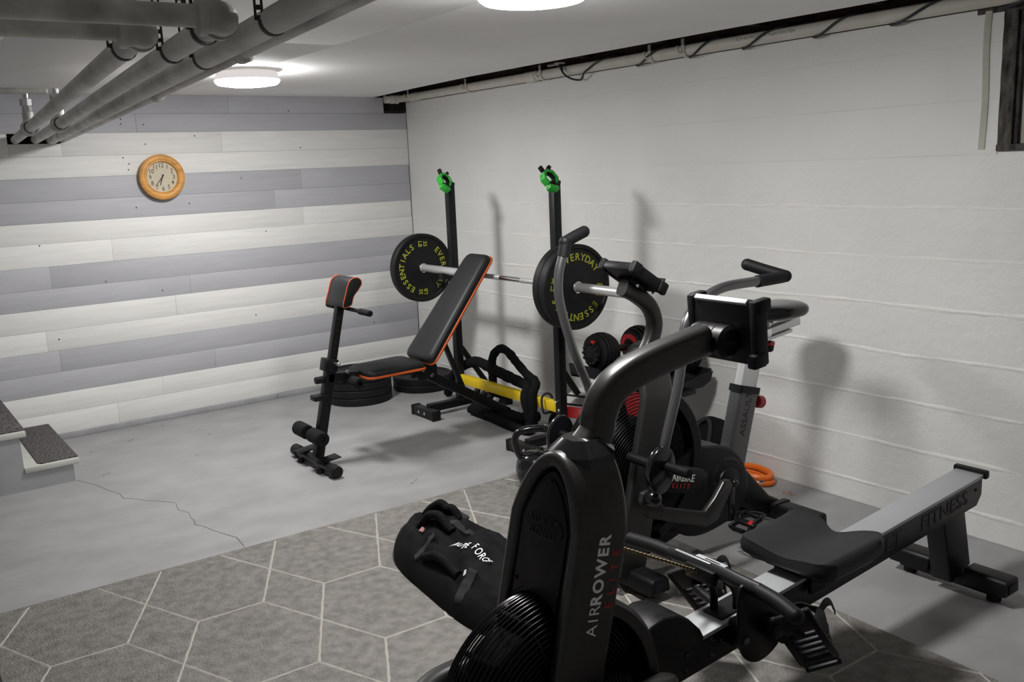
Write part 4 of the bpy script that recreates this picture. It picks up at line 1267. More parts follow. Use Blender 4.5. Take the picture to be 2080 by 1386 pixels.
# seat
sx0, sx1, sw, sz = -1.462, -1.150, 0.160, 0.420
b = bmesh.new()
NX, NY = 22, 26
top, low = [], []
def seat_xy(i, j):
    a, c = i / NX, -1 + 2 * j / NY
    ae = -math.cos(PI * a)
    rear = 0.016 * math.exp(-(c / 0.30) ** 2)
    lo, hi = sx0 + 0.010 * (1 - abs(c)) , sx1 - rear * 2.2
    rc = 0.05                                   # rounded corners
    e = max(0.0, (abs(c) - (1 - rc / sw)) / (rc / sw))
    ins = rc * (1 - math.sqrt(max(0, 1 - e * e)))
    x = (lo + ins) + (hi - lo - 2 * ins) * (ae + 1) / 2
    return x, c * sw, a, c
for i in range(NX + 1):
    rt, rl = [], []
    for j in range(NY + 1):
        x, y, a, c = seat_xy(i, j)
        z = sz + 0.010 * (abs(c) ** 1.6) - 0.014 * math.exp(-((c) / 0.45) ** 2) + 0.014 * a ** 3 * (0.25 + abs(c))
        rim = min(a, 1 - a, (1 - abs(c)) * 0.5)
        z -= 0.010 * max(0, 1 - rim / 0.05) ** 2
        rt.append(b.verts.new((x, YC + y, z)))
        rl.append(b.verts.new((x + (0.020 if a < 0.5 else -0.020) * max(0, 1 - min(a, 1 - a) / 0.2), YC + y * 0.90, sz - 0.056)))
    top.append(rt); low.append(rl)
for i in range(NX):
    for j in range(NY):
        b.faces.new((top[i][j], top[i + 1][j], top[i + 1][j + 1], top[i][j + 1]))
        b.faces.new((low[i][j], low[i][j + 1], low[i + 1][j + 1], low[i + 1][j]))
bd = [(0, j) for j in range(NY + 1)] + [(i, NY) for i in range(1, NX + 1)] + [(NX, j) for j in range(NY - 1, -1, -1)] + [(i, 0) for i in range(NX - 1, 0, -1)]
side_pairs = []
for (i, j), (k, l) in zip(bd, bd[1:] + bd[:1]):
    m1 = [V(top[i][j].co), V(top[k][l].co)]
    side_pairs.append(((i, j), (k, l)))
mid = {}
cxs = (sx0 + sx1) / 2
for q in bd:
    a_, l_ = top[q[0]][q[1]].co, low[q[0]][q[1]].co
    out = V(a_.x - cxs, a_.y - YC, 0).normalized()
    mid[q] = [b.verts.new(V(a_.x, a_.y, a_.z - 0.012) + out * 0.006), b.verts.new(V(a_.x, a_.y, a_.z * 0.35 + l_.z * 0.65) + out * 0.003)]
for p, q in side_pairs:
    ring_p = [top[p[0]][p[1]], mid[p][0], mid[p][1], low[p[0]][p[1]]]
    ring_q = [top[q[0]][q[1]], mid[q][0], mid[q][1], low[q[0]][q[1]]]
    for k in range(3):
        b.faces.new((ring_p[k], ring_q[k], ring_q[k + 1], ring_p[k + 1]))
bmesh.ops.remove_doubles(b, verts=b.verts, dist=0.0002)
bmesh.ops.recalc_face_normals(b, faces=b.faces)
st = part('seat', b, 'vinyl', t, angle=1.1)
part('seat_carriage', join(bx(-1.415, -1.20, YC - 0.085, YC + 0.085, 0.345, 0.374, 0.006), bx(-1.395, -1.22, YC - 0.068, YC - 0.053, 0.29, 0.36, 0.005), bx(-1.395, -1.22, YC + 0.053, YC + 0.068, 0.29, 0.36, 0.005)), 'black_plastic', st)
part('carriage_roller', join(*[cyl((x, YC - 0.05, rail_z(x) + 0.012), (x, YC + 0.05, rail_z(x) + 0.012), 0.012, 14) for x in (-1.38, -1.24)]), 'rubber', st)
# rear leg and foot
part('rear_leg', sweep([(-0.535, YC, 0.300), (-0.470, YC, 0.060)], rrect(0.075, 0.135, 0.006), side=(0, 1, 0)), 'black_steel', t)
cross_foot(t, -0.465, YC, 0.215, 'rear_foot', 0.062)
# handle resting on its bracket
hz, hx = 0.452, -1.742
hd = part('handle', join(sweep(curve([(hx, YC + 0.155, hz), (hx + 0.002, YC, hz + 0.004), (hx, YC - 0.10, hz), (hx + 0.004, YC - 0.155, hz - 0.004)], 5), rrect(0.036, 0.044, 0.010)), bx(hx - 0.034, hx - 0.01, YC - 0.03, YC + 0.075, hz - 0.03, hz + 0.012, 0.006)), 'black_plastic', t)
part('hand_grip', sweep(curve([(hx, YC + 0.15, hz), (hx - 0.005, YC + 0.23, hz), (hx - 0.014, YC + 0.315, hz - 0.004)], 6), circ(0.0205, 16)), 'rubber', hd)
part('hand_grip', sweep(curve([(hx + 0.002, YC - 0.15, hz - 0.002), (hx - 0.006, YC - 0.22, hz - 0.006), (hx - 0.022, YC - 0.285, hz - 0.012)], 6), circ(0.0205, 16)), 'rubber', hd)
part('grip_end', ball((hx - 0.0225, YC - 0.287, hz - 0.012), 0.0205, 14), 'rubber', hd)
part('top_strip', bx(hx - 0.006, hx + 0.010, YC - 0.045, YC + 0.06, hz + 0.018, hz + 0.0275, 0.002), 'strip_and_glint', hd, 'pale grey strip on the handle')
part('top_slot', bx(hx - 0.014, hx - 0.006, YC + 0.0, YC + 0.13, hz + 0.0185, hz + 0.0245, 0.002), 'aluminium', hd)
p0, p1 = V(hx - 0.02, YC + 0.035, hz - 0.008), V(-2.12, YC, 0.640)
bs = []
n = 46
d = (p1 - p0)
q = d.to_track_quat('X', 'Z').to_euler()
for i in range(n):
    c = p0 + d * ((i + 0.5) / n)
    bs.append(box(c, (0.0085, 0.010 if i % 2 else 0.006, 0.008 if i % 2 else 0.010), 0.0015, q, 1))
ch = part('chain', join(*bs), 'chain_brass', t, 'brass coloured chain')
part('chain_clip', tube(curve([p0 + V(-0.05, 0, 0.022), p0 + V(-0.02, 0.006, 0.012), p0 + V(0.0, 0.0, -0.004), p0 + V(-0.02, -0.008, 0.0), p0 + V(-0.05, -0.006, 0.012)], 5), 0.0035, 8), 'chain_brass', ch)
br = part('handle_bracket', prism([(-1.748, rail_z(-1.75)), (-1.748, rail_z(-1.75) + 0.006), (-1.625, rail_z(-1.625) + 0.006), (-1.625, rail_z(-1.625))], 'y', YC - 0.036, YC + 0.034, 0.002), 'black_steel', t)
for s in (-1, 1):
    part('bracket_arm', sweep(curve([(-1.715 if s > 0 else -1.672, YC + s * 0.022, rail_z(-1.7) + 0.004), (-1.715 if s > 0 else -1.672, YC + s * 0.022, 0.37), (-1.722 if s > 0 else -1.690, YC + s * 0.024, 0.405), (-1.740 if s > 0 else -1.720, YC + s * 0.026, 0.430)], 5), rrect(0.006, 0.030, 0.002), side=(0, 1, 0)), 'black_steel', br)
part('warning_label', prism([(-1.60, rail_z(-1.60)), (-1.60, rail_z(-1.60) + 0.0006), (-1.53, rail_z(-1.53) + 0.0006), (-1.53, rail_z(-1.53))], 'y', YC - 0.045, YC - 0.005), 'white_print', t, 'small white and red warning label')
part('label_red', prism([(-1.60, rail_z(-1.60) + 0.0006), (-1.60, rail_z(-1.60) + 0.0012), (-1.58, rail_z(-1.58) + 0.0012), (-1.58, rail_z(-1.58) + 0.0006)], 'y', YC - 0.044, YC - 0.006), 'orange', t)
# foot rests
def footrest(cy, s):
    """slotted footplate, strap and heel cup; s = +1 on the far side, -1 on the near side"""
    d = V(0.611, 0, -0.792).normalized()            # toe to heel
    wv = V(0.51, -0.73, 0.45)                       # across the sole: the plates hang tilted on their pivots
    wv = (wv - d * wv.dot(d)).normalized()
    nrm = wv.cross(d)                               # towards the rower's foot
    L = 0.235
    M = Matrix((d, -wv, -nrm if nrm.x < 0 else nrm)).transposed().to_4x4()
    cen = V(-1.602, cy, 0.285)
    M.translation = cen - d * (L / 2)
    A = cen - d * (L / 2)
    w = 0.056
    bs = [box((L / 2, -w + 0.010, 0), (L, 0.020, 0.014), 0.004), box((L / 2, w - 0.010, 0), (L, 0.020, 0.014), 0.004),
          box((0.045, 0, 0), (0.09, 2 * w, 0.014), 0.005), box((L - 0.012, 0, 0), (0.024, 2 * w - 0.02, 0.014), 0.005)]
    for k in range(7):
        bs.append(box((0.108 + 0.0265 * k, 0, 0), (0.0135, 2 * w - 0.01, 0.012), 0.003))
    f = part('footplate', xf(join(*bs), M), 'black_plastic', t)
    pts = [(0.115, -w, 0.0), (0.100, -w * 1.02, 0.045), (0.098, -w * 0.5, 0.078), (0.100, 0, 0.086), (0.104, w * 0.5, 0.078), (0.112, w * 1.02, 0.045), (0.120, w, 0.0)]
    part('foot_strap', xf(sweep(curve(pts, 5), rrect(0.003, 0.034, 0.001), side=(0, 0.4, 1)), M), 'webbing', f)
    part('strap_tail', xf(sweep(curve([(0.105, -w, 0.05), (0.120, -w - 0.02, 0.085), (0.150, -w - 0.03, 0.105), (0.185, -w - 0.028, 0.095)], 4), rrect(0.003, 0.022, 0.001), side=(0, 1, 0)), M), 'webbing', f)
    part('heel_cup', xf(join(*[tube(curve([(L - 0.09, sg * (w - 0.004), 0.0), (L - 0.06, sg * (w - 0.002), 0.06), (L - 0.005, sg * (w - 0.016), 0.070)], 4), 0.006, 8) for sg in (-1, 1)], tube([(L - 0.005, -w + 0.016, 0.07), (L - 0.004, w - 0.016, 0.07)], 0.006, 8), tube([(L - 0.005, -w + 0.016, 0.07), (L - 0.02, -w + 0.008, 0.004)], 0.005, 8), tube([(L - 0.005, w - 0.016, 0.07), (L - 0.02, w - 0.008, 0.004)], 0.005, 8)), M), 'black_plastic', f)
    part('hinge_peg', cyl(V(-1.665, YC + s * 0.12, 0.325), cen - d * 0.02, 0.016, 12), 'black_plastic', f)
part('footrest_axle', cyl((-1.68, YC + 0.046, 0.315), (-1.66, YC + 0.14, 0.322), 0.014, 14), 'black_steel', t)
footrest(YC + 0.175, 1)
footrest(YC - 0.195, -1)
gd = [(-1.778, 0.440), (-1.752, 0.462), (-1.70, 0.440), (-1.615, 0.385), (-1.590, 0.320), (-1.588, 0.275), (-1.612, 0.243), (-1.655, 0.222), (-1.702, 0.218), (-1.742, 0.236), (-1.768, 0.270), (-1.780, 0.33)]
gc = [(p.x, p.y) for p in curve([(a, c, 0) for a, c in gd], 3, True)]
for s in (-1,):
    g = part('foot_guard', prism(gc if s < 0 else [(-1.72, 0.27), (-1.72, 0.345), (-1.64, 0.345), (-1.64, 0.27)], 'y', YC + s * 0.122, YC + s * 0.112, 0.003), 'black_plastic', t)
    part('guard_spacer', bx(-1.74, -1.64, YC + s * 0.046, YC + s * 0.113, 0.25, 0.33, 0.01), 'black_plastic', g)
    part('guard_bolt', cyl((-1.752 if s < 0 else -1.70, YC + s * 0.120, 0.300), (-1.752 if s < 0 else -1.70, YC + s * 0.127, 0.300), 0.012, 12, 0.002), 'gloss_black', g)
    part('guard_arm', bx(-1.70, -1.64, YC + s * 0.12, YC + s * 0.175, 0.30, 0.345, 0.008), 'black_plastic', g)
# fan, fender, base, neck
FX, FZ, FR, FH = -2.345, 0.312, 0.272, 0.098
make_fan(t, FX, YC, FZ, FR, FH)
part('fan_fender', fender(FX, YC, FZ, FR + 0.012, FH + 0.012, 0.032, -62, 66), 'gunmetal', t, 'dark grey shroud behind the fan')
part('neck_cover', prism([(-2.14, 0.24), (-2.13, 0.36), (-2.036, 0.413), (-1.992, 0.422), (-1.942, 0.414), (-1.899, 0.386), (-1.858, 0.344), (-1.842, 0.314), (-1.854, 0.300), (-1.912, 0.303), (-1.98, 0.25), (-2.05, 0.23)], 'y', YC - 0.062, YC + 0.062, 0.018, 3), 'black_plastic', t)
hoop = [(-2.05, YC - 0.120, 0.285), (-2.10, YC - 0.160, 0.325), (-2.25, YC - 0.178, 0.345), (-2.42, YC - 0.178, 0.350), (-2.54, YC - 0.165, 0.355), (-2.625, YC - 0.10, 0.360), (-2.650, YC, 0.362), (-2.625, YC + 0.10, 0.360), (-2.54, YC + 0.165, 0.355), (-2.42, YC + 0.178, 0.350), (-2.25, YC + 0.178, 0.345), (-2.10, YC + 0.160, 0.325), (-2.05, YC + 0.120, 0.285)]
part('base_hoop', sweep(curve(hoop, 5), rrect(0.055, 0.055, 0.02), side=(0, 0, 1)), 'gunmetal', t)
part('base_beam', join(bx(-2.60, -2.10, YC - 0.03, YC + 0.03, 0.02, 0.035, 0.004), bx(-2.24, -2.06, YC - 0.15, YC + 0.15, 0.15, 0.23, 0.01)), 'black_steel', t)
cross_foot(t, -2.47, YC, 0.23, 'front_foot', 0.03, 0.011)
part('front_strut', join(sweep([(-2.47, YC - 0.15, 0.07), (-2.45, YC - 0.172, 0.345)], rrect(0.04, 0.04, 0.006)), sweep([(-2.47, YC + 0.15, 0.07), (-2.45, YC + 0.172, 0.345)], rrect(0.04, 0.04, 0.006))), 'black_steel', t)
# leaning arch column
def rcx(z):
    return -2.243 + 0.235 * (z - 0.77)
col_ = part('column', arch(rcx, YC, 0.112, 0.17, 0.735, 0.893, 0.148, 0.040), 'gunmetal', t, 'leaning dark grey arch over the fan', angle=0.9)
pts = []
for i in range(21):
    a = PI * i / 20
    pts.append((YC - 0.096 * math.cos(a), 0.745 + 0.122 * max(0.0, 1 - abs(math.cos(a)) ** 1.6) ** 0.80))
pts = [(YC - 0.096, 0.545)] + pts + [(YC + 0.096, 0.545), (YC + 0.05, 0.575), (YC, 0.585), (YC - 0.05, 0.575)]
def lean_plate(pp, off, th, f, bev):
    b = prism(pp, 'x', 0, th, bev)
    for v in b.verts:
        v.co.x += f(v.co.z) + off
    return b
pl = part('front_plate', lean_plate(pts, -0.064, 0.12, rcx, 0.004), 'black_plastic', t)
inn = [(YC + (y - YC) * 0.86, 0.72 + (z - 0.72) * 0.90) for y, z in pts]
part('plate_panel', lean_plate(inn, -0.070, 0.010, rcx, 0.004), 'black_plastic', pl)
bz = 0.742
bd = [(YC + 0.060 * math.cos(a) + (0.010 if math.cos(a) > 0 else -0.010), bz + 0.030 * math.sin(a) + 0.0) for a in [2 * PI * i / 28 for i in range(28)]]
part('badge', lean_plate(bd, -0.0735, 0.006, rcx, 0.002), 'rubber', pl)
lean = V(0.235, 0, 1).normalized()
for s, dz in (('ASSAULT', 0.013), ('FITNESS', -0.013)):
    part('badge_lettering', text_bm(s, 0.027, 0.0008, 0.006, (0, -1, 0), lean, (rcx(bz + dz) - 0.0745, YC, bz + dz)), 'gloss_text', pl, 'embossed black lettering ASSAULT FITNESS')
for y, z in ((YC, 0.845), (YC - 0.075, 0.60), (YC + 0.075, 0.60)):
    part('screw', cyl((rcx(z) - 0.070, y, z), (rcx(z) - 0.0725, y, z), 0.006, 10, 0.001), 'dark_gap', pl)
yt = YC - 0.1325
def col_pt(z, dx):
    return (rcx(z) + dx, yt, z)
part('model_lettering', text_bm('ROWER', 0.044, 0.0006, 0.030, lean, (-1, 0, 0.235), col_pt(0.662, 0.004), spacing=1.22, squash=0.92), 'white_print', col_, 'white lettering AIRROWER')
part('model_lettering', text_bm('AIR', 0.044, 0.0006, -0.006, lean, (-1, 0, 0.235), col_pt(0.548, 0.004), spacing=1.25, squash=0.95), 'white_print', col_)
part('elite_lettering', text_bm('ELITE', 0.032, 0.0006, 0.0, lean, (-1, 0, 0.235), col_pt(0.632, 0.044), spacing=2.0), 'red_print', col_, 'red lettering ELITE')
part('column_cap', hex_cap(rcx(0.9) + 0.012, YC, 0.872, 0.902, 0.934, 0.074, 0.074), 'gloss_black', t)
arm = [(rcx(0.9) + 0.010, YC, 0.89), (-2.155, -4.530, 0.932), (-2.144, -4.530, 0.972), (-2.115, -4.530, 1.021), (-2.060, -4.530, 1.052), (-1.956, -4.530, 1.077), (-1.782, -4.530, 1.103)]
part('monitor_arm', sweep(curve(arm, 7), rrect(0.066, 0.080, 0.020, 4), side=(0, 1, 0)), 'gunmetal', t, 'curved dark grey monitor arm', angle=0.9)
hx_, hz_ = (-1.744, 1.097)
hg = part('monitor_hinge', cyl((hx_, YC - 0.060, hz_), (hx_, YC + 0.060, hz_), 0.043, 28, 0.008), 'black_plastic', t)
for y in (-0.02, 0.005, 0.03):
    part('hinge_groove', ring((hx_, YC + y, hz_), 0.043, 0.0016, (0, 1, 0), 28, 5), 'dark_gap', hg)
part('hinge_screw', join(cyl((hx_ - 0.006, YC - 0.06, hz_ + 0.002), (hx_ - 0.006, YC - 0.0625, hz_ + 0.002), 0.005, 10, 0.001), cyl((hx_ + 0.008, YC - 0.06, hz_ - 0.001), (hx_ + 0.008, YC - 0.0625, hz_ - 0.001), 0.005, 10, 0.001)), 'dark_gap', hg)
mx, mz = hx_ + 0.050, hz_ + 0.022
mon = part('monitor', join(box((mx, YC, mz), (0.030, 0.200, 0.168), 0.006, (0, math.radians(-5), 0)), box((mx - 0.026, YC, mz - 0.022), (0.028, 0.075, 0.075), 0.006)), 'black_plastic', t)
for s in (-1, 1):
    part('monitor_bumper', join(box((mx + 0.004, YC + s * 0.104, mz), (0.046, 0.024, 0.172), 0.006, (0, math.radians(-5), 0)), box((mx + 0.010, YC + s * 0.106, mz + 0.070), (0.050, 0.028, 0.038), 0.007, (0, math.radians(-5), 0)), box((mx - 0.004, YC + s * 0.106, mz - 0.070), (0.050, 0.028, 0.038), 0.007, (0, math.radians(-5), 0))), 'rubber', mon)
part('top_glint', box((mx - 0.020, YC, mz + 0.080), (0.010, 0.172, 0.014), 0.001, (0, math.radians(45), 0)), 'strip_and_glint', mon, 'pale strip along the top edge')  # the chamfer's bright reflection, painted as a pale strip
part('screen', box((mx + 0.0155, YC, mz), (0.002, 0.16, 0.125), 0.0005, (0, math.radians(-5), 0)), 'night_glass', mon)
for y in (0.055, -0.02):
    part('screw', cyl((mx - 0.016, YC + y, mz + 0.062), (mx - 0.0195, YC + y, mz + 0.062), 0.005, 10, 0.001), 'chrome', mon)

# ------------------------------------------------------------------ air bike
YK = -3.62
t = root('exercise_bike', 'dark grey air exercise bike behind the rowing machine', 'exercise bike', (-1.0, -3.71, 0))
SIZE = (0.9636, V(-0.1282, -0.2219, 0.0569))      # the bike's frame is drawn at 1:1.038 and set to its real size and place
BX, BZ, BR, BH = -1.205, 0.415, 0.305, 0.088
make_fan(t, BX, YK, BZ, BR, BH, 0.012, red=(2, 11), drum=0.60)
part('fan_fender', fender(BX, YK, BZ, BR + 0.012, BH + 0.012, 0.045, -75, 62), 'black_plastic', t)
def bcx(z):
    return -1.140 + 0.235 * (z - 0.74)
part('column', arch(bcx, YK, 0.112, 0.02, 0.675, 0.822, 0.148, 0.040), 'gunmetal', t, 'leaning dark grey arch over the fan', angle=0.9)
part('column_cap', hex_cap(bcx(0.81) + 0.008, YK, 0.802, 0.828, 0.852, 0.058, 0.058), 'black_plastic', t)
mast = [(bcx(0.82) + 0.012, YK, 0.815), (-1.066, -3.620, 0.879), (-1.047, -3.620, 0.944), (-1.075, -3.620, 1.012), (-1.141, -3.620, 1.063), (-1.212, -3.620, 1.099)]
part('monitor_mast', sweep(curve(mast, 7), rrect(0.052, 0.062, 0.018, 4), side=(0, 1, 0)), 'gunmetal', t, 'curved dark grey monitor mast', angle=0.9)
cx_, cz_ = (-1.155, 1.134)
mo = part('monitor', join(box((cx_, YK, cz_), (0.195, 0.150, 0.034), 0.008, (0, math.radians(33), 0)), box((cx_ - 0.01, YK, cz_ - 0.022), (0.07, 0.09, 0.03), 0.006, (0, math.radians(33), 0))), 'black_plastic', t)
for s in (-1, 1):
    part('monitor_bumper', join(box((cx_, YK + s * 0.082, cz_), (0.198, 0.022, 0.044), 0.008, (0, math.radians(33), 0)), box((cx_ + 0.066, YK + s * 0.084, cz_ - 0.043), (0.045, 0.026, 0.048), 0.008, (0, math.radians(33), 0)), box((cx_ - 0.066, YK + s * 0.084, cz_ + 0.043), (0.045, 0.026, 0.048), 0.008, (0, math.radians(33), 0))), 'rubber', mo)
part('screen', box((cx_ + 0.0092, YK, cz_ + 0.0142), (0.13, 0.12, 0.002), 0.0005, (0, math.radians(33), 0)), 'night_glass', mo)
part('phone_shelf', box((cx_ + 0.090, YK - 0.02, cz_ - 0.030), (0.006, 0.10, 0.040), 0.002, (0, math.radians(33), 0)), 'black_plastic', mo)
part('mast_bolt', join(*[cyl((cx_ + dx, YK - 0.05, cz_ - 0.04 - 0.45 * dx), (cx_ + dx, YK - 0.055, cz_ - 0.04 - 0.45 * dx), 0.007, 8, 0.001) for dx in (-0.03, 0.05)]), 'chrome', mo)
# levers
near = [(-1.270, -3.880, 0.501), (-1.270, -3.885, 0.539), (-1.264, -3.890, 0.585), (-1.221, -3.900, 0.742), (-1.195, -3.900, 0.854), (-1.186, -3.900, 0.933), (-1.161, -3.900, 1.004), (-1.092, -3.900, 1.061), (-0.971, -3.900, 1.096), (-0.763, -3.900, 1.098)]
lv = part('lever', tube(curve(near, 6), 0.0185, 16), 'lever_grey', t, 'near swinging lever arm')
e0, e1 = V((-0.783, -3.900, 1.097)), V((-0.631, -3.900, 1.098))
part('grip_sleeve', sweep(curve([e0, (e0 + e1) / 2, e1], 5), circ(0.0235, 16)), 'rubber', lv)
part('hand_grip', tube(curve([e1 + V(0.012, -0.004, 0.002), e1 + V(-0.02, 0.06, 0.022), e1 + V(-0.055, 0.125, 0.045)], 6), 0.0235, 16), 'rubber', lv)
part('grip_end', ball(e1 + V(-0.056, 0.127, 0.0455), 0.0235, 16), 'rubber', lv)
part('grip_end', ball(e1 + V(0.012, -0.004, 0.002), 0.0235, 16), 'rubber', lv)
far = [(-1.120, -3.360, 0.478), (-1.148, -3.340, 0.648), (-1.216, -3.340, 0.800), (-1.265, -3.340, 0.942), (-1.291, -3.340, 1.054), (-1.287, -3.340, 1.139), (-1.265, -3.340, 1.207), (-1.253, -3.340, 1.239)]
lv = part('lever', tube(curve(far, 6), 0.0185, 16), 'lever_grey', t, 'far swinging lever arm')
e0, e1 = V((-1.262, -3.340, 1.203)), V((-1.247, -3.340, 1.263))
part('grip_sleeve', tube([e0, e1], 0.0245, 16), 'rubber', lv)
e2 = V((-1.152, -3.340, 1.293))
part('hand_grip', tube(curve([e1 + V(-0.004, 0, -0.004), (e1 + e2) / 2, e2], 5), 0.0235, 16), 'rubber', lv)
part('grip_end', ball(e2, 0.0235, 16), 'rubber', lv)
part('grip_end', ball(e1 + V(-0.004, 0, -0.003), 0.0243, 16), 'rubber', lv)
# pivots, pegs and links on both sides
for s in (-1, 1):
    ys = YK + s * 0.165
    def yy(d): return ys + s * d
    ox, oz = (-1.306, 0.478)
    dp = [(ox + 0.066 * math.cos(a), oz + 0.088 * math.sin(a) + 0.008 * math.cos(a)) for a in [2 * PI * i / 32 for i in range(32)]]
    pv = part('pivot_plate', prism(dp, 'y', yy(0.105), yy(0.128), 0.005), 'gloss_black', t)
    part('pivot_axle', cyl((ox, YK + s * 0.12, oz + 0.01), (ox, yy(0.11), oz + 0.01), 0.018, 16), 'black_steel', pv)
    part('foot_peg', cyl((ox + 0.022, yy(0.12), oz + 0.010), (ox + 0.022, yy(0.235), oz + 0.010), 0.0175, 20, 0.003), 'black_plastic', pv)
    part('peg_grip', join(*[ring((ox + 0.022, yy(0.14 + 0.011 * k), oz + 0.010), 0.0177, 0.0014, (0, 1, 0), 20, 5) for k in range(8)]), 'rubber', pv)
    lk = [(-1.354, 0.352), (-1.344, 0.385), (-1.314, 0.390), (-1.264, 0.347), (-1.235, 0.303), (-1.104, 0.257), (-1.016, 0.227), (-0.961, 0.269), (-0.910, 0.324), (-0.881, 0.325), (-0.858, 0.299), (-0.869, 0.274), (-0.943, 0.175), (-1.003, 0.163), (-1.157, 0.220), (-1.311, 0.280), (-1.345, 0.312)]
    if s > 0:
        lk = [(-1.14 + (a + 1.14), c + 0.02) for a, c in lk]
    ln = part('link_arm', prism(lk, 'y', yy(0.045), yy(0.068), 0.005), 'gunmetal', t)
    part('ball_joint', ball(((-1.314, 0.362)[0], yy(0.085), (-1.314, 0.362)[1]), 0.033, 20), 'gloss_black', ln)
    part('joint_pin', cyl((-1.295, yy(0.01), 0.345), (-1.295, yy(0.09), 0.345), 0.012, 12), 'black_steel', ln)
    badge = [(-1.197, 0.447), (-1.113, 0.426), (-0.966, 0.373), (-0.949, 0.345), (-0.972, 0.282), (-1.005, 0.282), (-1.193, 0.338)]
    bp = part('badge_panel', prism(badge, 'y', yy(0.000), yy(0.022) , 0.006), 'black_plastic', t)
    if s < 0:
        a, c = V((-1.165, -3.809, 0.390)), V((-1.015, -3.809, 0.349))
        part('model_lettering', text_bm('AIRBIKE', 0.040, 0.0006, 0.016, c - a, (0.18, 0, 1), (a + c) / 2 + V(0, -0.0004, 0), squash=0.9), 'white_print', bp, 'white lettering AIRBIKE')
        a, c = V((-1.171, -3.809, 0.362)), V((-1.037, -3.809, 0.323))
        part('elite_lettering', text_bm('ELITE', 0.028, 0.0006, 0.0, c - a, (0.1, 0, 1), (a + c) / 2 + V(0, -0.0004, 0), spacing=1.6), 'red_print', bp, 'red lettering ELITE')
# body between fan and crank
body = [(-1.080, 0.363), (-0.941, 0.422), (-0.796, 0.410), (-0.687, 0.372), (-0.618, 0.306), (-0.585, 0.222), (-0.597, 0.137), (-0.679, 0.070), (-0.807, 0.045), (-0.908, 0.048), (-0.988, 0.079), (-1.072, 0.153), (-1.108, 0.269)]
bc = [(p.x, p.y) for p in curve([(a, c, 0) for a, c in body], 4, True)]
bo = part('drive_shroud', prism(bc, 'y', YK - 0.088, YK + 0.088, 0.014, 3), 'black_plastic', t)
kx, kz = (-0.730, 0.243)
for s in (-1, 1):
    cv = part('crank_cover', lathe([(0, 0.022), (0.052, 0.022), (0.060, 0.018), (0.062, 0.012), (0.094, 0.010), (0.104, 0.0), (0.104, -0.02), (0, -0.02)], (kx, YK + s * 0.088, kz), (0, s, 0), 36), 'black_plastic', bo)
    for k in range(5):
        a = 2 * PI * k / 5 + 0.5
        part('cover_hole', cyl((kx + 0.078 * math.cos(a), YK + s * 0.097, kz + 0.078 * math.sin(a)), (kx + 0.078 * math.cos(a), YK + s * 0.0995, kz + 0.078 * math.sin(a)), 0.009, 10, 0.001), 'dark_gap', cv)
    yk = YK + s * 0.128
    ck = part('crank_arm', sweep([(kx - 0.012, yk, kz + 0.02), (kx + s * 0.004 - 0.008, yk, kz - s * -0.0 + (-0.155 if s < 0 else 0.155))], rrect(0.016, 0.030, 0.006), side=(0, 1, 0)), 'gloss_black', t)
    part('crank_axle', join(cyl((kx - 0.010, YK + s * 0.09, kz + 0.008), (kx - 0.010, yk + s * 0.012, kz + 0.008), 0.017, 16), ball((kx - 0.010, yk + s * 0.014, kz + 0.008), 0.016, 14)), 'gloss_black', ck)
    pz = kz + (-0.150 if s < 0 else 0.150)
    pd = yk + s * 0.065
    rotp = (0, math.radians(-28), 0)
    M = Matrix.Translation((kx - 0.004, pd, pz)) @ Euler(rotp).to_matrix().to_4x4()
    bs = [box((0, 0, 0), (0.024, 0.10, 0.020), 0.004), box((-0.046, 0, 0), (0.012, 0.075, 0.024), 0.004), box((0.046, 0, 0), (0.012, 0.075, 0.024), 0.004)]
    for q in (-1, 1):
        bs += [box((q * 0.028, 0.042, 0), (0.042, 0.012, 0.022), 0.004, (0, 0, q * 0.35)), box((q * 0.028, -0.042, 0), (0.042, 0.012, 0.022), 0.004, (0, 0, -q * 0.35))]
    pe = part('pedal', xf(join(*bs), M), 'black_plastic', ck)
    part('pedal_reflector', xf(box((0.0, s * 0.03, 0.011), (0.022, 0.020, 0.004), 0.001), M), 'bright_red', pe)
    part('toe_strap', xf(tube(curve([(0.046, -0.03, 0.0), (0.085, -0.03, -0.028), (0.10, 0.0, -0.040), (0.085, 0.03, -0.028), (0.046, 0.03, 0.0)], 4), 0.004, 6), M), 'webbing', pe)
# seat post and saddle
pb0, pb1 = V(-0.600, YK, 0.255), V(-0.508, YK, 0.590)
def post_pt(f): return pb0 + (pb1 - pb0) * f
sp_ = part('post_sleeve', sweep([pb0, pb1], rrect(0.062, 0.128, 0.016, 4), side=(0, 1, 0)), 'post_grey', t)
ax = (pb1 - pb0).normalized()
part('sleeve_collar', sweep([pb1 - ax * 0.024, pb1 + ax * 0.006], rrect(0.072, 0.142, 0.018, 4), side=(0, 1, 0)), 'black_plastic', sp_)
part('post_lettering', text_bm('ASSAULT', 0.048, 0.0006, 0.004, ax, (-1, 0, 0.27), post_pt(0.68) + V(0, -0.0314, 0), squash=1.0), 'gloss_text', sp_, 'black lettering ASSAULT')
pb2 = pb1 + ax * 0.195
part('seat_post', sweep([pb1 - ax * 0.05, pb2], rrect(0.046, 0.108, 0.012, 4), side=(0, 1, 0)), 'aluminium', t, 'brushed aluminium seat post')
kn = pb1 + ax * -0.055
rt = V(ax.z, 0, -ax.x)
part('height_knob', join(cyl(kn + rt * 0.060, kn + rt * 0.092, 0.011, 12), cyl(kn + rt * 0.088, kn + rt * 0.132, 0.028, 18, 0.006)), 'red', sp_, 'red adjusting knob')
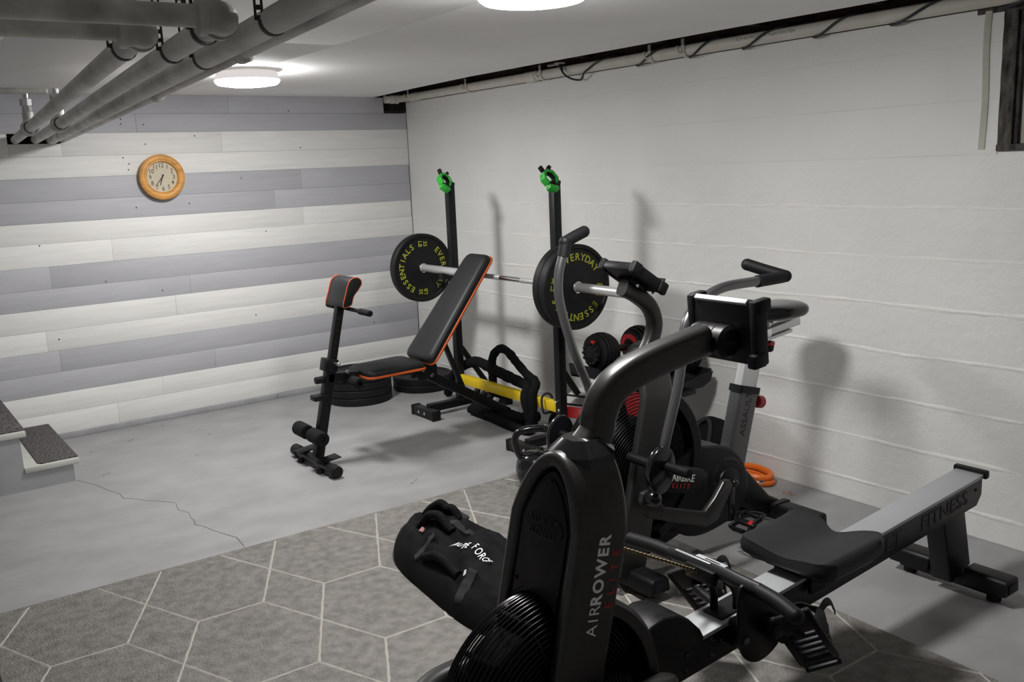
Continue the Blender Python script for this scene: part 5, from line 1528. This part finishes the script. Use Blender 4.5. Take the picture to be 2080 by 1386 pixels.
sl = part('seat_slider', join(sweep([(-0.50, YK, 0.800), (-0.165, YK, 0.835)], rrect(0.046, 0.038, 0.008), side=(0, 1, 0)), sweep([(-0.50, YK, 0.772), (-0.225, YK, 0.800)], rrect(0.056, 0.014, 0.003), side=(0, 1, 0))), 'aluminium', t, 'silver seat slider')
part('slider_knob', join(cyl((-0.355, YK - 0.0, 0.778), (-0.355, YK, 0.757), 0.008, 10), cyl((-0.355, YK, 0.762), (-0.355, YK, 0.722), 0.026, 18, 0.005, 0.022)), 'rubber', sl)
part('knob_ring', lathe([(0.02, 0.0), (0.0275, 0.0), (0.0275, -0.012), (0.02, -0.012)], (-0.355, YK, 0.765), (0, 0, 1), 20), 'red', sl)
part('saddle_clamp', join(cyl((-0.36, YK, 0.82), (-0.36, YK, 0.885), 0.014, 12), cyl((-0.36, YK - 0.035, 0.862), (-0.36, YK + 0.035, 0.862), 0.012, 12), lathe([(0.018, -0.02), (0.034, -0.016), (0.034, 0.016), (0.018, 0.02)], (-0.39, YK, 0.812), (1, 0, 0.1), 20)), 'chrome', sl)
b = bmesh.new()
NS_, NR = 26, 24
rows = []
for i in range(NS_ + 1):
    f = i / NS_
    x = -0.545 + 0.372 * f
    hw = 0.034 + 0.082 * (1 / (1 + math.exp(-(f - 0.45) * 11)))
    e = 1.0
    if f > 0.80: e = math.sqrt(max(0.0, 1 - ((f - 0.80) / 0.20) ** 2))
    if f < 0.08: e = math.sqrt(max(0.0, 1 - ((0.08 - f) / 0.08) ** 2))
    hw = max(hw * e, 0.002)
    hh = max(0.041 * (0.45 + 0.55 * e), 0.006)
    zc = 0.902 - 0.004 * math.sin(PI * f) + 0.004 * f
    row = []
    for j in range(NR):
        a = 2 * PI * j / NR
        ca, sa = math.cos(a), math.sin(a)
        row.append(b.verts.new((x, YK + hw * math.copysign(abs(ca) ** 0.7, ca), zc + hh * math.copysign(abs(sa) ** 0.8, sa) * (0.75 if sa > 0 else 1.0))))
    rows.append(row)
for p, q in zip(rows, rows[1:]):
    for j in range(NR):
        b.faces.new((p[j], p[(j + 1) % NR], q[(j + 1) % NR], q[j]))
b.faces.new(rows[0][::-1]); b.faces.new(rows[-1])
bmesh.ops.recalc_face_normals(b, faces=b.faces)
part('saddle', b, 'gloss_black', t, angle=0.9)
# base
SIZE = None
YF = -3.71
part('rear_beam', prism([(-0.82, 0.34), (-0.705, 0.362), (-0.650, 0.285), (-0.50, 0.135), (-0.425, 0.095), (-0.43, 0.055), (-0.53, 0.055), (-0.82, 0.19)], 'y', YF - 0.042, YF + 0.042, 0.012, 3), 'black_plastic', t)
rf_ = cross_foot(t, -0.455, YF, 0.262, 'rear_foot', 0.055)
part('foot_bracket', sweep([(-0.455, YF - 0.050, 0.070), (-0.455, YF - 0.075, 0.070)], rrect(0.100, 0.066, 0.012), side=(1, 0, 0)), 'black_plastic', rf_)
part('base_beam', join(sweep([(-1.37, YF, 0.065), (-0.95, YF, 0.15)], rrect(0.06, 0.05, 0.006), side=(0, 1, 0)), sweep([(-1.0, YF - 0.025, 0.14), (-0.46, YF - 0.025, 0.065)], rrect(0.035, 0.04, 0.006), side=(0, 1, 0))), 'black_steel', t)
cross_foot(t, -1.365, YF, 0.245, 'front_foot', 0.055, 0.011)
